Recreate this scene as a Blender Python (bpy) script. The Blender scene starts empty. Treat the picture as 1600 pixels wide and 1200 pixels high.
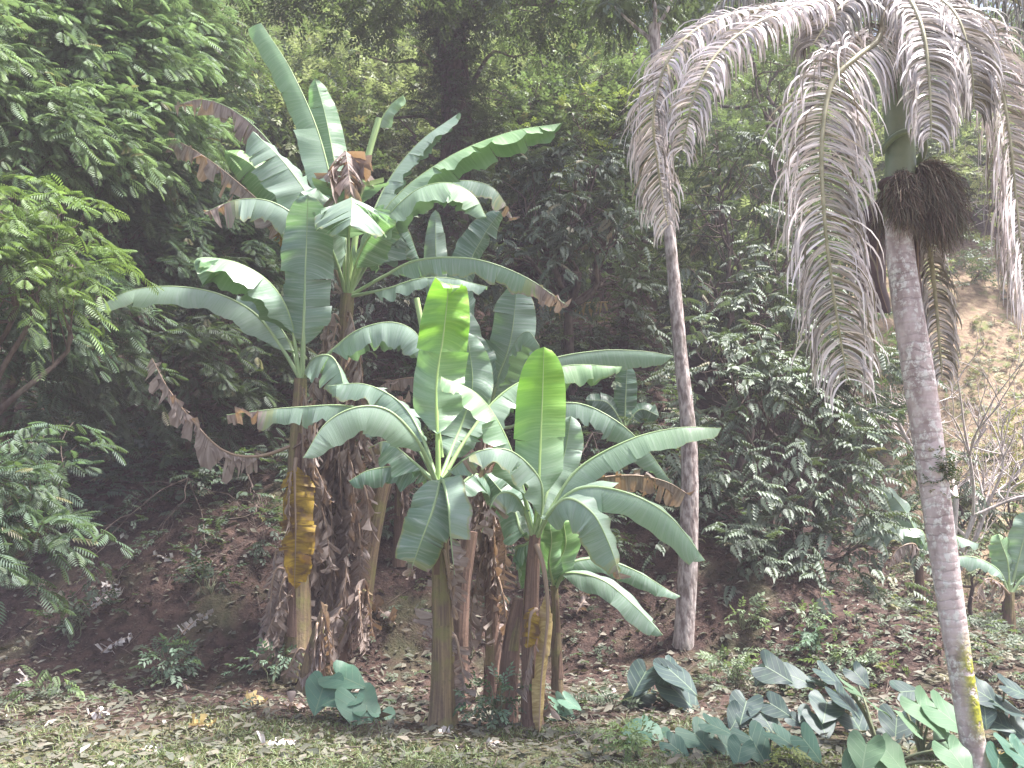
import bpy, math, random
import numpy as np
from mathutils import Vector
R = math.radians
rng = np.random.default_rng(7)
random.seed(7)
sc = bpy.context.scene
C = sc.collection

# ------------------------------------------------------------------ camera, light, exposure
F = 1386.0                    # focal length in pixels of the 1600 px wide photograph
CAM = np.array([0.0, 0.0, 1.6]); PITCH = R(7.8)
cd = bpy.data.cameras.new('camera'); cam = bpy.data.objects.new('camera', cd); C.objects.link(cam)
cam.location = CAM; cam.rotation_euler = (R(90) + PITCH, 0, 0)
cd.sensor_width = 36; cd.lens = 36 * F / 1600; cd.clip_end = 500; cd.clip_start = 0.05
sc.camera = cam

SUN_EL, SUN_AZ = R(66), R(91)      # azimuth from +Y towards +X: the sun stands on the right, high above the clearing
w = bpy.data.worlds.new('World'); sc.world = w; w.use_nodes = True
nt = w.node_tree; nt.nodes.clear()
sky = nt.nodes.new('ShaderNodeTexSky'); sky.sky_type = 'NISHITA'; sky.sun_disc = False
sky.sun_elevation = SUN_EL; sky.sun_rotation = SUN_AZ; sky.air_density = 1.0; sky.dust_density = 4.0; sky.ozone_density = 0.6
bg = nt.nodes.new('ShaderNodeBackground'); bg.inputs[1].default_value = 0.10
wo = nt.nodes.new('ShaderNodeOutputWorld')
nt.links.new(sky.outputs[0], bg.inputs[0]); nt.links.new(bg.outputs[0], wo.inputs[0])
sd = bpy.data.lights.new('sun', 'SUN'); sd.energy = 5.0; sd.angle = R(8); sd.color = (1.0, 0.97, 0.94)
so = bpy.data.objects.new('sun', sd); C.objects.link(so)
sdir = Vector((math.sin(SUN_AZ) * math.cos(SUN_EL), math.cos(SUN_AZ) * math.cos(SUN_EL), math.sin(SUN_EL)))
so.rotation_euler = sdir.to_track_quat('Z', 'Y').to_euler(); so.location = (4, -6, 14)
vs = sc.view_settings
vs.view_transform = 'Standard'; vs.look = 'None'; vs.gamma = 1.0; vs.exposure = 1.8; vs.use_curve_mapping = False

# ------------------------------------------------------------------ geometry helpers
cp, sp = math.cos(PITCH), math.sin(PITCH)
def P(px, py, Y):
    """world point seen at pixel (px, py) of the photograph, Y metres ahead"""
    a = (px - 800) / F; b = (600 - py) / F
    d = np.array([a, cp - b * sp, sp + b * cp])
    return CAM + d * (Y / d[1])
def px_size(px, Y): return px * Y / F
def nrm(v):
    v = np.asarray(v, float); return v / (np.linalg.norm(v, axis=-1, keepdims=True) + 1e-12)
def sstep(a, b, x):
    t = np.clip((np.asarray(x, float) - a) / (b - a), 0, 1); return t * t * (3 - 2 * t)
def hash2(ix, iy, s):
    h = np.sin(ix * 127.1 + iy * 311.7 + s * 74.7) * 43758.5453
    return h - np.floor(h)
def vnoise(x, y, s=0):
    x = np.asarray(x, float); y = np.asarray(y, float)
    ix, iy = np.floor(x), np.floor(y); fx, fy = x - ix, y - iy
    fx = fx * fx * (3 - 2 * fx); fy = fy * fy * (3 - 2 * fy)
    a = hash2(ix, iy, s); b = hash2(ix + 1, iy, s); c = hash2(ix, iy + 1, s); d = hash2(ix + 1, iy + 1, s)
    return (a * (1 - fx) + b * fx) * (1 - fy) + (c * (1 - fx) + d * fx) * fy
def hgt(x, y):
    """terrain height"""
    x = np.asarray(x, float); y = np.asarray(y, float)
    # left and middle: a bank that steepens into the hillside
    st = 8.1 + 0.35 * np.sin(x * 0.9 + 1.0)
    t = np.clip(y - st, 0, None)
    left = 0.30 * sstep(0, 1.2, t) + 0.80 * np.clip(t - 0.7, 0, None) ** 1.03
    # right: a low spur that falls away to the right, a gully behind it, then the hill
    yc = 10.3 - 0.75 * np.clip(x - 2.6, 0, 4)
    top = np.clip(1.15 - 0.34 * np.clip(x - 2.4, 0, 3.5), 0.08, None)
    front = top * sstep(yc - 2.6, yc, y) * (1 - 0.95 * sstep(yc, yc + 1.6, y))
    t2 = np.clip(y - 12.3, 0, None)
    right = front + 0.84 * t2 + 0.05 * np.clip(t2, 0, 3) ** 2
    g = sstep(2.0, 3.4, x)
    h = left * (1 - g) + right * g
    slope = sstep(7.5, 10, y)
    h = h + (vnoise(x * 1.1, y * 1.1, 1) - 0.5) * 0.28 * slope + (vnoise(x * 3.1, y * 3.1, 2) - 0.5) * (0.03 + 0.10 * slope)
    h = h + (vnoise(x * 0.35, y * 0.35, 5) - 0.5) * 0.10 * sstep(0, 5, y) * (1 - 0.5 * slope)
    return h
def hf(x, y): return float(hgt(np.array([x]), np.array([y]))[0])
def ground_hit(px, py):
    """ground point seen at a pixel"""
    Ys = np.linspace(3.0, 45, 1600)
    a = (px - 800) / F; b = (600 - py) / F
    d = np.array([a, cp - b * sp, sp + b * cp])
    pts = CAM[None] + d[None] * (Ys / d[1])[:, None]
    below = pts[:, 2] < hgt(pts[:, 0], pts[:, 1])
    i = int(np.argmax(below)) if below.any() else -1
    p = pts[i].copy(); p[2] = hf(p[0], p[1]); return p

class MB:
    """collects geometry of ONE mesh object"""
    def __init__(s): s.v = []; s.f = {3: [], 4: []}; s.c = []; s.uv = []; s.n = 0
    def add(s, v, quads=None, tris=None, col=(0.5, 0.5, 0.0, 1), uv=None):
        v = np.asarray(v, float).reshape(-1, 3); m = len(v)
        s.v.append(v)
        col = np.asarray(col, float)
        s.c.append(np.broadcast_to(col, (m, 4)) if col.ndim == 1 else col)
        s.uv.append(np.zeros((m, 2)) if uv is None else np.asarray(uv, float))
        if quads is not None and len(quads): s.f[4].append(np.asarray(quads, int) + s.n)
        if tris is not None and len(tris): s.f[3].append(np.asarray(tris, int) + s.n)
        s.n += m
    def tube(s, pts, rad, sides=8, col=(0.5, 0.5, 0, 1), cap=True, squash=None):
        pts = np.asarray(pts, float); n = len(pts); rad = np.broadcast_to(np.asarray(rad, float), (n,))
        T = nrm(np.gradient(pts, axis=0))
        ref = np.array([0, 1.0, 0.05]) if abs(T[0, 1]) < 0.8 else np.array([1.0, 0, 0.1])
        u = nrm(np.cross(T, ref)); vv = np.cross(T, u)
        a = np.linspace(0, 2 * np.pi, sides, endpoint=False)
        ring = u[:, None] * np.cos(a)[None, :, None] + vv[:, None] * np.sin(a)[None, :, None]
        rr = rad[:, None, None] if squash is None else rad[:, None, None] * squash[:, :, None]
        V = (pts[:, None] + ring * rr).reshape(-1, 3)
        L = np.concatenate([[0], np.cumsum(np.linalg.norm(np.diff(pts, axis=0), axis=1))])
        uv = np.stack([np.repeat(L, sides), np.tile(a / 6.2832, n)], 1)
        i = np.arange(n - 1)[:, None] * sides; j = np.arange(sides)[None]; k = (j + 1) % sides
        q = np.stack([i + j, i + k, i + sides + k, i + sides + j], -1).reshape(-1, 4)
        s.add(V, quads=q, col=col, uv=uv)
        if cap:
            for e, base in ((0, 0), (n - 1, (n - 1) * sides)):
                idx = s.n
                vr = V[base:base + sides]
                s.add(np.vstack([vr, vr.mean(0)[None]]), tris=[(x, (x + 1) % sides, sides) for x in range(sides)], col=col if np.ndim(col) == 1 else col[0])
    def build(s, name, mat, parent=None, base=None, smooth=True):
        V = np.concatenate(s.v); 
        if base is not None: V = V - np.asarray(base)
        cols = np.concatenate(s.c); uv = np.concatenate(s.uv)
        q = np.concatenate(s.f[4]) if s.f[4] else np.zeros((0, 4), int)
        t = np.concatenate(s.f[3]) if s.f[3] else np.zeros((0, 3), int)
        loops = np.concatenate([q.ravel(), t.ravel()]).astype(np.int32)
        starts = np.concatenate([np.arange(len(q)) * 4, len(q) * 4 + np.arange(len(t)) * 3]).astype(np.int32)
        me = bpy.data.meshes.new(name)
        me.vertices.add(len(V)); me.vertices.foreach_set('co', V.astype(np.float32).ravel())
        me.loops.add(len(loops)); me.loops.foreach_set('vertex_index', loops)
        me.polygons.add(len(starts)); me.polygons.foreach_set('loop_start', starts)
        if smooth: me.polygons.foreach_set('use_smooth', np.ones(len(starts), bool))
        me.update(calc_edges=True)
        at = me.attributes.new('leafc', 'FLOAT_COLOR', 'POINT'); at.data.foreach_set('color', cols.astype(np.float32).ravel())
        ul = me.uv_layers.new(name='UVMap'); ul.data.foreach_set('uv', uv[loops].astype(np.float32).ravel())
        me.materials.append(mat)
        o = bpy.data.objects.new(name, me); C.objects.link(o)
        if parent is not None: o.parent = parent
        elif base is not None: o.location = base
        return o

def thing(name, label, cat, loc=(0, 0, 0), group=None):
    o = bpy.data.objects.new(name, None); C.objects.link(o); o.location = loc
    o.empty_display_size = 0.2
    o['label'] = label; o['category'] = cat
    if group: o['group'] = group
    return o
def tag(o, label, cat, group=None):
    o['label'] = label; o['category'] = cat
    if group: o['group'] = group
    return o
def stuff(o): o['kind'] = 'stuff'; return o
def struct(o): o['kind'] = 'structure'; return o

def spline(ctrl, n):
    """Catmull-Rom through control points, resampled to n equal steps"""
    c = np.asarray(ctrl, float)
    if len(c) == 2: d = c[0] + (c[1] - c[0]) * np.linspace(0, 1, 40)[:, None]
    else:
        e = np.vstack([2 * c[0] - c[1], c, 2 * c[-1] - c[-2]]); out = []
        t = np.linspace(0, 1, 16, endpoint=False)[:, None]
        for i in range(1, len(e) - 2):
            p0, p1, p2, p3 = e[i - 1], e[i], e[i + 1], e[i + 2]
            out.append(0.5 * (2 * p1 + (p2 - p0) * t + (2 * p0 - 5 * p1 + 4 * p2 - p3) * t ** 2 + (3 * p1 - p0 - 3 * p2 + p3) * t ** 3))
        d = np.vstack(out + [c[-1:]])
    L = np.concatenate([[0], np.cumsum(np.linalg.norm(np.diff(d, axis=0), axis=1))])
    s = np.linspace(0, L[-1], n)
    return np.stack([np.interp(s, L, d[:, k]) for k in range(3)], 1), L[-1]

# ------------------------------------------------------------------ materials
class N:
    def __init__(s, name):
        s.m = bpy.data.materials.new(name); s.m.use_nodes = True; s.t = s.m.node_tree; s.t.nodes.clear()
    def n(s, typ, **kw):
        x = s.t.nodes.new(typ)
        for k, v in kw.items(): setattr(x, k, v)
        return x
    def l(s, a, b): s.t.links.new(a, b)
    def val(s, inp, v):
        if hasattr(v, 'links') or hasattr(v, 'is_linked'): s.l(v, inp)
        else: inp.default_value = v
    def math(s, op, a, b=None, clamp=False):
        x = s.n('ShaderNodeMath', operation=op, use_clamp=clamp); s.val(x.inputs[0], a)
        if b is not None: s.val(x.inputs[1], b)
        return x.outputs[0]
    def mix(s, f, a, b, typ='MIX'):
        x = s.n('ShaderNodeMix', data_type='RGBA', blend_type=typ)
        s.val(x.inputs[0], f)
        for i, c in ((6, a), (7, b)):
            if isinstance(c, tuple): x.inputs[i].default_value = (*c[:3], 1)
            else: s.l(c, x.inputs[i])
        return x.outputs[2]
    def noise(s, scale, detail=3, vec=None, rough=0.55):
        x = s.n('ShaderNodeTexNoise'); x.inputs['Scale'].default_value = scale; x.inputs['Detail'].default_value = detail
        x.inputs['Roughness'].default_value = rough
        if vec is not None: s.l(vec, x.inputs['Vector'])
        return x.outputs['Fac']
    def ramp(s, f, a, b):
        x = s.n('ShaderNodeMapRange', interpolation_type='SMOOTHSTEP'); s.l(f, x.inputs[0])
        x.inputs[1].default_value = a; x.inputs[2].default_value = b; return x.outputs[0]
    def attr(s):
        a = s.n('ShaderNodeAttribute', attribute_name='leafc'); q = s.n('ShaderNodeSeparateColor'); s.l(a.outputs['Color'], q.inputs[0]); return q.outputs
    def scale(s, vec, sx, sy, sz):
        m = s.n('ShaderNodeMapping'); s.l(vec, m.inputs[0]); m.inputs['Scale'].default_value = (sx, sy, sz); return m.outputs[0]
    def obj(s): return s.n('ShaderNodeTexCoord').outputs['Object']
    def uv(s): return s.n('ShaderNodeTexCoord').outputs['UV']
    def back(s): return s.n('ShaderNodeNewGeometry').outputs['Backfacing']
    def out(s, col, rough=0.6, trans=0.0, tcol=None, bump=None, bstr=0.3, bdist=0.01, spec=0.5, coat=0.0):
        b = s.n('ShaderNodeBsdfPrincipled'); s.val(b.inputs['Base Color'], col if not isinstance(col, tuple) else (*col, 1))
        s.val(b.inputs['Roughness'], rough); b.inputs['Specular IOR Level'].default_value = spec
        b.inputs['Coat Weight'].default_value = coat; b.inputs['Coat Roughness'].default_value = 0.35
        o = s.n('ShaderNodeOutputMaterial')
        if bump is not None:
            bp = s.n('ShaderNodeBump'); bp.inputs['Strength'].default_value = bstr; bp.inputs['Distance'].default_value = bdist
            s.l(bump, bp.inputs['Height']); s.l(bp.outputs[0], b.inputs['Normal'])
        if trans:
            t = s.n('ShaderNodeBsdfTranslucent'); c = tcol if tcol is not None else col
            s.val(t.inputs['Color'], c if not isinstance(c, tuple) else (*c, 1))
            m = s.n('ShaderNodeMixShader'); s.val(m.inputs[0], trans)
            s.l(b.outputs[0], m.inputs[1]); s.l(t.outputs[0], m.inputs[2]); s.l(m.outputs[0], o.inputs[0])
        else: s.l(b.outputs[0], o.inputs[0])
        return s.m

def foliage_mat(name, ca, cb, dry=(0.22, 0.16, 0.10), trans=0.35, rough=0.5, spec=0.4):
    """leaf colour varies leaf by leaf: R value, G hue, B dryness"""
    k = N(name); r, g, b = k.attr()
    col = k.mix(g, ca, cb)
    v = k.math('ADD', k.math('MULTIPLY', r, 0.9), 0.5)
    cc = k.n('ShaderNodeCombineColor'); [k.l(v, cc.inputs[i]) for i in range(3)]
    col = k.mix(1.0, col, cc.outputs[0], 'MULTIPLY')
    col = k.mix(b, col, dry)
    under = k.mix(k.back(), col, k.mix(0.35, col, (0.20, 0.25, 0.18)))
    return k.out(under, rough, trans, tcol=k.mix(0.35, col, (0.30, 0.45, 0.06)), spec=spec)

def banana_mat():
    k = N('banana leaf'); dry, young, rnd = k.attr(); uv = k.uv()
    streak = k.noise(1.0, 4, k.scale(uv, 42, 1.2, 1))
    fine = k.noise(1.0, 2, k.scale(uv, 170, 1.0, 1))
    blot = k.noise(5.0, 4, k.obj())
    green = k.mix(rnd, (0.115, 0.215, 0.145), (0.31, 0.415, 0.33))
    green = k.mix(k.ramp(streak, 0.42, 0.75), green, (0.37, 0.455, 0.40))
    green = k.mix(k.math('MULTIPLY', k.ramp(fine, 0.5, 0.75), 0.35), green, (0.07, 0.17, 0.07))
    yg = k.mix(k.ramp(streak, 0.4, 0.7), (0.21, 0.47, 0.035), (0.30, 0.58, 0.06))
    green = k.mix(young, green, yg)
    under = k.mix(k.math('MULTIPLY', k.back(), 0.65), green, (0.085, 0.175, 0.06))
    brown = k.mix(k.ramp(streak, 0.3, 0.7), (0.20, 0.15, 0.135), (0.50, 0.41, 0.37))
    brown = k.mix(k.math('MULTIPLY', k.ramp(blot, 0.5, 0.8), 0.6), brown, (0.10, 0.07, 0.06))
    d = k.math('ADD', dry, k.math('MULTIPLY', k.math('SUBTRACT', streak, 0.5), 0.55))
    dm = k.ramp(d, 0.42, 0.60)
    edge = k.math('MULTIPLY', k.ramp(d, 0.24, 0.42), k.math('SUBTRACT', 1.0, dm))
    col = k.mix(k.math('MULTIPLY', edge, 0.55), under, (0.40, 0.36, 0.10))
    col = k.mix(dm, col, brown)
    tc = k.mix(0.5, green, (0.20, 0.46, 0.03)); tc = k.mix(dm, tc, (0.30, 0.18, 0.08))
    h = k.math('ADD', k.math('MULTIPLY', streak, 0.7), k.math('MULTIPLY', fine, 0.3))
    rough = k.math('ADD', k.math('MULTIPLY', dm, 0.35), 0.40)
    return k.out(col, rough, 0.32, tc, h, 0.35, 0.012, spec=0.6, coat=0.25)
M = {}
M['banana'] = banana_mat()
def yellow_leaf_mat():
    k = N('yellow dead leaf'); uv = k.uv(); s = k.noise(1.0, 4, k.scale(uv, 40, 1.5, 1)); b = k.noise(7, 4, k.obj())
    c = k.mix(k.ramp(s, 0.35, 0.7), (0.24, 0.14, 0.015), (0.48, 0.32, 0.03)); c = k.mix(k.ramp(b, 0.48, 0.66), c, (0.15, 0.085, 0.04))
    return k.out(c, 0.6, 0.3, c, s, 0.4, 0.01)
M['yellow'] = yellow_leaf_mat()
def tan_leaf_mat():
    k = N('tan dead leaf'); uv = k.uv(); s = k.noise(1.0, 4, k.scale(uv, 40, 1.5, 1)); b = k.noise(6, 4, k.obj())
    c = k.mix(k.ramp(s, 0.35, 0.7), (0.34, 0.24, 0.09), (0.56, 0.44, 0.20)); c = k.mix(k.ramp(b, 0.5, 0.7), c, (0.36, 0.25, 0.18))
    return k.out(c, 0.65, 0.25, c, s, 0.5, 0.01)
M['tan'] = tan_leaf_mat()
def midrib_mat():
    k = N('banana midrib'); dry, young, rnd = k.attr(); s = k.noise(1, 3, k.scale(k.uv(), 3, 14, 1))
    c = k.mix(k.ramp(s, 0.35, 0.7), (0.22, 0.33, 0.16), (0.40, 0.50, 0.27)); c = k.mix(k.math('MULTIPLY', young, 0.6), c, (0.42, 0.60, 0.16))
    c = k.mix(k.ramp(dry, 0.4, 0.7), c, (0.30, 0.21, 0.15)); return k.out(c, 0.45, bump=s, bstr=0.2)
M['midrib'] = midrib_mat()
def stem_mat(name, a, b, c2):
    k = N(name); o = k.obj(); s = k.noise(1, 5, k.scale(k.uv(), 1.6, 22, 1)); b2 = k.noise(5, 5, o); f = k.noise(40, 3, o)
    c = k.mix(k.ramp(s, 0.32, 0.68), a, b); c = k.mix(k.ramp(b2, 0.45, 0.68), c, c2); c = k.mix(k.math('MULTIPLY', k.ramp(f, 0.5, 0.8), 0.4), c, (0.06, 0.045, 0.04))
    h = k.math('ADD', s, k.math('MULTIPLY', f, 0.3)); return k.out(c, 0.7, bump=h, bstr=0.8, bdist=0.02)
M['stem'] = stem_mat('banana stem', (0.10, 0.065, 0.05), (0.27, 0.195, 0.105), (0.19, 0.175, 0.06))
M['stem_red'] = stem_mat('reddish banana stem', (0.10, 0.055, 0.045), (0.24, 0.15, 0.11), (0.15, 0.09, 0.06))
def palm_bark_mat():
    k = N('palm bark'); o = k.obj(); uv = k.uv()
    wv = k.n('ShaderNodeTexWave', wave_type='BANDS', bands_direction='X'); k.l(k.scale(uv, 1, 0.25, 1), wv.inputs[0]); wv.inputs['Scale'].default_value = 5.5; wv.inputs['Distortion'].default_value = 6.0; wv.inputs['Detail'].default_value = 3; wv.inputs['Detail Scale'].default_value = 3
    n1 = k.noise(6, 6, k.scale(o, 1.6, 1.6, 0.5)); n2 = k.noise(24, 6, k.scale(o, 1, 1, 0.8), 0.7); n3 = k.noise(3, 4, o)
    c = k.mix(k.ramp(n1, 0.35, 0.65), (0.38, 0.29, 0.29), (0.64, 0.52, 0.53))
    c = k.mix(k.math('MULTIPLY', k.ramp(n2, 0.48, 0.60), k.ramp(n3, 0.30, 0.55)), c, (0.78, 0.74, 0.73))
    c = k.mix(k.math('MULTIPLY', k.math('MULTIPLY', k.ramp(wv.outputs['Fac'], 0.86, 0.99), k.ramp(n3, 0.35, 0.65)), 0.5), c, (0.13, 0.095, 0.09))
    z = k.n('ShaderNodeSeparateXYZ'); k.l(o, z.inputs[0])          # moss grows on the right face low on the trunk
    mz = k.math('MULTIPLY', k.ramp(z.outputs[2], 0.22, 0.42), k.math('SUBTRACT', 1.0, k.ramp(z.outputs[2], 0.68, 0.98)))
    mside = k.ramp(k.math('ADD', z.outputs[0], k.math('MULTIPLY', z.outputs[2], 0.12)), -0.055, 0.03)
    mm = k.math('MULTIPLY', k.math('MULTIPLY', mz, mside), k.ramp(k.noise(22, 5, o), 0.33, 0.50))
    c = k.mix(mm, c, k.mix(k.ramp(k.noise(60, 3, o), 0.4, 0.65), (0.38, 0.37, 0.035), (0.22, 0.23, 0.05)))
    h = k.math('ADD', k.math('MULTIPLY', wv.outputs['Fac'], -0.18), k.math('ADD', k.math('MULTIPLY', n2, 0.5), k.math('MULTIPLY', mm, 0.8)))
    return k.out(c, 0.75, bump=h, bstr=0.6, bdist=0.015, spec=0.3)
M['palm_bark'] = palm_bark_mat()
def bark_mat(name, a, b, sc_=14):
    k = N(name); o = k.obj(); n1 = k.noise(sc_, 6, k.scale(o, 1, 1, 0.35)); n2 = k.noise(4, 4, o)
    c = k.mix(k.ramp(n1, 0.35, 0.65), a, b); c = k.mix(k.math('MULTIPLY', k.ramp(n2, 0.5, 0.7), 0.5), c, (0.09, 0.09, 0.06)); return k.out(c, 0.85, bump=n1, bstr=0.7, bdist=0.03, spec=0.25)
M['bark'] = bark_mat('grey brown bark', (0.07, 0.05, 0.045), (0.17, 0.13, 0.11))
M['slim_bark'] = bark_mat('mottled grey bark', (0.20, 0.155, 0.145), (0.52, 0.45, 0.43), 26)
M['bare'] = bark_mat('pale bare twigs', (0.42, 0.36, 0.34), (0.62, 0.55, 0.53), 30)
def plain(name, a, b, rough=0.6, sc_=12, trans=0.0, bump=0.3):
    k = N(name); n1 = k.noise(sc_, 4, k.obj()); c = k.mix(k.ramp(n1, 0.35, 0.65), a, b)
    return k.out(c, rough, trans, None, n1, bump, 0.01)
M['crownshaft'] = plain('green crownshaft', (0.17, 0.22, 0.14), (0.24, 0.28, 0.19), 0.4, 5)
M['spathe'] = plain('purple brown spathe', (0.075, 0.045, 0.05), (0.14, 0.09, 0.095), 0.7, 9)
M['strand'] = foliage_mat('fruit strands', (0.11, 0.075, 0.07), (0.25, 0.18, 0.14), trans=0.0, rough=0.8)
def frond_mat():
    k = N('palm leaflets'); r, g, b = k.attr()
    c = k.mix(g, (0.20, 0.165, 0.105), (0.88, 0.79, 0.79)); v = k.math('ADD', k.math('MULTIPLY', r, 0.8), 0.55)  # pale pink end paints sunlit, overexposed leaflets
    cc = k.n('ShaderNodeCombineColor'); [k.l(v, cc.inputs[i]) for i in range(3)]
    c = k.mix(1.0, c, cc.outputs[0], 'MULTIPLY'); c = k.mix(b, c, (0.13, 0.15, 0.16))  # blue channel paints shade into the leaflet colour
    return k.out(c, 0.38, 0.22, c, spec=0.6)
M['frond'] = frond_mat()
M['rachis'] = plain('palm rachis', (0.30, 0.28, 0.17), (0.48, 0.44, 0.30), 0.45, 10)
def taro_mat(name, a, b):
    k = N(name); dry, g, rnd = k.attr(); uv = k.uv(); s = k.n('ShaderNodeSeparateXYZ'); k.l(uv, s.inputs[0])
    ax = k.math('ABSOLUTE', s.outputs[0])
    mid = k.math('SUBTRACT', 1.0, k.ramp(ax, 0.008, 0.022))
    ph = k.math('FRACT', k.math('ADD', k.math('MULTIPLY', s.outputs[1], 5.0), k.math('MULTIPLY', ax, 4.0)))
    side = k.math('SUBTRACT', 1.0, k.ramp(k.math('ABSOLUTE', k.math('SUBTRACT', ph, 0.5)), 0.02, 0.07))
    vein = k.math('MAXIMUM', mid, k.math('MULTIPLY', side, 0.55))
    n1 = k.noise(9, 4, k.obj()); c = k.mix(rnd, a, b); c = k.mix(k.math('MULTIPLY', k.ramp(n1, 0.5, 0.75), 0.4), c, (0.10, 0.17, 0.12))
    c = k.mix(k.math('MULTIPLY', vein, 0.7), c, (0.22, 0.30, 0.19))
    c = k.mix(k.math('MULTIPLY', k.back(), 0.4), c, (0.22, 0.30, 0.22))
    c = k.mix(dry, c, (0.36, 0.32, 0.14))
    return k.out(c, 0.5, 0.25, k.mix(0.4, c, (0.2, 0.45, 0.08)), vein, 0.35, 0.004, spec=0.35)
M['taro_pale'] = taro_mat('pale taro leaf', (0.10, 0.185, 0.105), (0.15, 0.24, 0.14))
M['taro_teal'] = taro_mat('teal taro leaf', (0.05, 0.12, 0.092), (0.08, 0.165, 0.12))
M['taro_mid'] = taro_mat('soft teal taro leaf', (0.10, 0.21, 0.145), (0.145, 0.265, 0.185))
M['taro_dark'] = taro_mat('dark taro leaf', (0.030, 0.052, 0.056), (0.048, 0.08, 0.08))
M['petiole'] = plain('taro petiole', (0.10, 0.12, 0.07), (0.19, 0.20, 0.11), 0.5)
M['feather_far'] = foliage_mat('feathery foliage', (0.11, 0.19, 0.115), (0.20, 0.295, 0.145))
M['feather_bright'] = foliage_mat('bright feathery foliage', (0.11, 0.20, 0.055), (0.20, 0.29, 0.085))
M['feather_teal'] = foliage_mat('teal feathery foliage', (0.065, 0.135, 0.095), (0.11, 0.195, 0.125))
M['feather_dark'] = foliage_mat('dark feathery foliage', (0.026, 0.052, 0.042), (0.042, 0.078, 0.055))  # foliage colour darkened to stand in for deep shade
M['feather_low'] = foliage_mat('shaded teal feathery foliage', (0.035, 0.078, 0.062), (0.06, 0.115, 0.082))  # teal foliage again, with shade put into its colour
M['lobed'] = foliage_mat('grey green compound leaves', (0.06, 0.083, 0.066), (0.105, 0.135, 0.10), trans=0.2, rough=0.5)
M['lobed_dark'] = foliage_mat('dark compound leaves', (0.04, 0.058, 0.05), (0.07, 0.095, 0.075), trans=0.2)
M['small_olive'] = foliage_mat('olive small leaves', (0.20, 0.225, 0.12), (0.33, 0.35, 0.19))
M['small_green'] = foliage_mat('green small leaves', (0.10, 0.155, 0.08), (0.18, 0.235, 0.12))
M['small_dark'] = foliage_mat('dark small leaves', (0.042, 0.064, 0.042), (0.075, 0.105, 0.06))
M['small_yellow'] = foliage_mat('yellow green small leaves', (0.22, 0.28, 0.05), (0.34, 0.38, 0.10))
M['small_brown'] = foliage_mat('yellow brown leaves', (0.20, 0.13, 0.06), (0.25, 0.22, 0.08))
M['cover'] = foliage_mat('creeping plants', (0.034, 0.056, 0.032), (0.068, 0.092, 0.05))
M['grass'] = foliage_mat('short grass', (0.11, 0.165, 0.055), (0.23, 0.26, 0.11), trans=0.3)
M['litter'] = foliage_mat('leaf litter', (0.06, 0.038, 0.034), (0.145, 0.095, 0.082), trans=0.1, rough=0.75, dry=(0.55, 0.48, 0.44))
def ground_mat():
    k = N('soil'); o = k.obj(); s = k.n('ShaderNodeSeparateXYZ'); k.l(o, s.inputs[0])
    n1 = k.noise(1.4, 6, o); n2 = k.noise(9, 6, o); n3 = k.noise(45, 4, o)
    soil = k.mix(k.ramp(n2, 0.35, 0.65), (0.036, 0.023, 0.020), (0.085, 0.053, 0.043))
    soil = k.mix(k.math('MULTIPLY', k.ramp(n3, 0.52, 0.70), 0.55), soil, (0.13, 0.095, 0.085))
    soil = k.mix(k.math('MULTIPLY', k.ramp(n1, 0.50, 0.68), 0.5), soil, (0.08, 0.095, 0.045))
    gy = k.math('SUBTRACT', 1.0, k.ramp(k.math('ADD', s.outputs[1], k.math('MULTIPLY', k.math('SUBTRACT', n1, 0.5), 2.4)), 5.9, 7.0))
    turf = k.mix(k.ramp(n2, 0.35, 0.65), (0.075, 0.09, 0.04), (0.17, 0.145, 0.09))
    c = k.mix(k.math('MULTIPLY', gy, 0.85), soil, turf)
    dx = k.math('MULTIPLY', k.ramp(k.math('ADD', s.outputs[0], k.math('MULTIPLY', n1, 1.2)), 6.2, 7.6), k.math('SUBTRACT', 1, k.ramp(s.outputs[1], 19, 24)))
    dx = k.math('MULTIPLY', dx, k.ramp(s.outputs[1], 12.2, 13.2))
    dry = k.mix(k.ramp(n2, 0.35, 0.68), (0.20, 0.14, 0.10), (0.32, 0.245, 0.165)); dry = k.mix(k.ramp(k.noise(2.6, 5, o), 0.54, 0.66), dry, (0.17, 0.17, 0.08))
    c = k.mix(dx, c, dry)
    h = k.math('ADD', n2, k.math('MULTIPLY', n3, 0.6)); return k.out(c, 0.95, bump=h, bstr=0.8, bdist=0.05, spec=0.2)
M['soil'] = ground_mat()

# ------------------------------------------------------------------ ground
def make_ground():
    xs = np.concatenate([np.linspace(-36, -9, 24, endpoint=False), np.linspace(-9, 11, 300, endpoint=False), np.linspace(11, 36, 24)])
    ys = np.concatenate([np.linspace(-20, 3, 20, endpoint=False), np.linspace(3, 16, 220, endpoint=False), np.linspace(16, 38, 50)])
    X, Y = np.meshgrid(xs, ys); Z = hgt(X, Y)
    nx, ny = len(xs), len(ys)
    i = (np.arange(ny - 1)[:, None] * nx + np.arange(nx - 1)[None]).ravel()
    q = np.stack([i, i + 1, i + nx + 1, i + nx], 1)
    m = MB(); m.add(np.stack([X, Y, Z], -1).reshape(-1, 3), quads=q)
    struct(m.build('ground', M['soil']))
make_ground()

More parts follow.
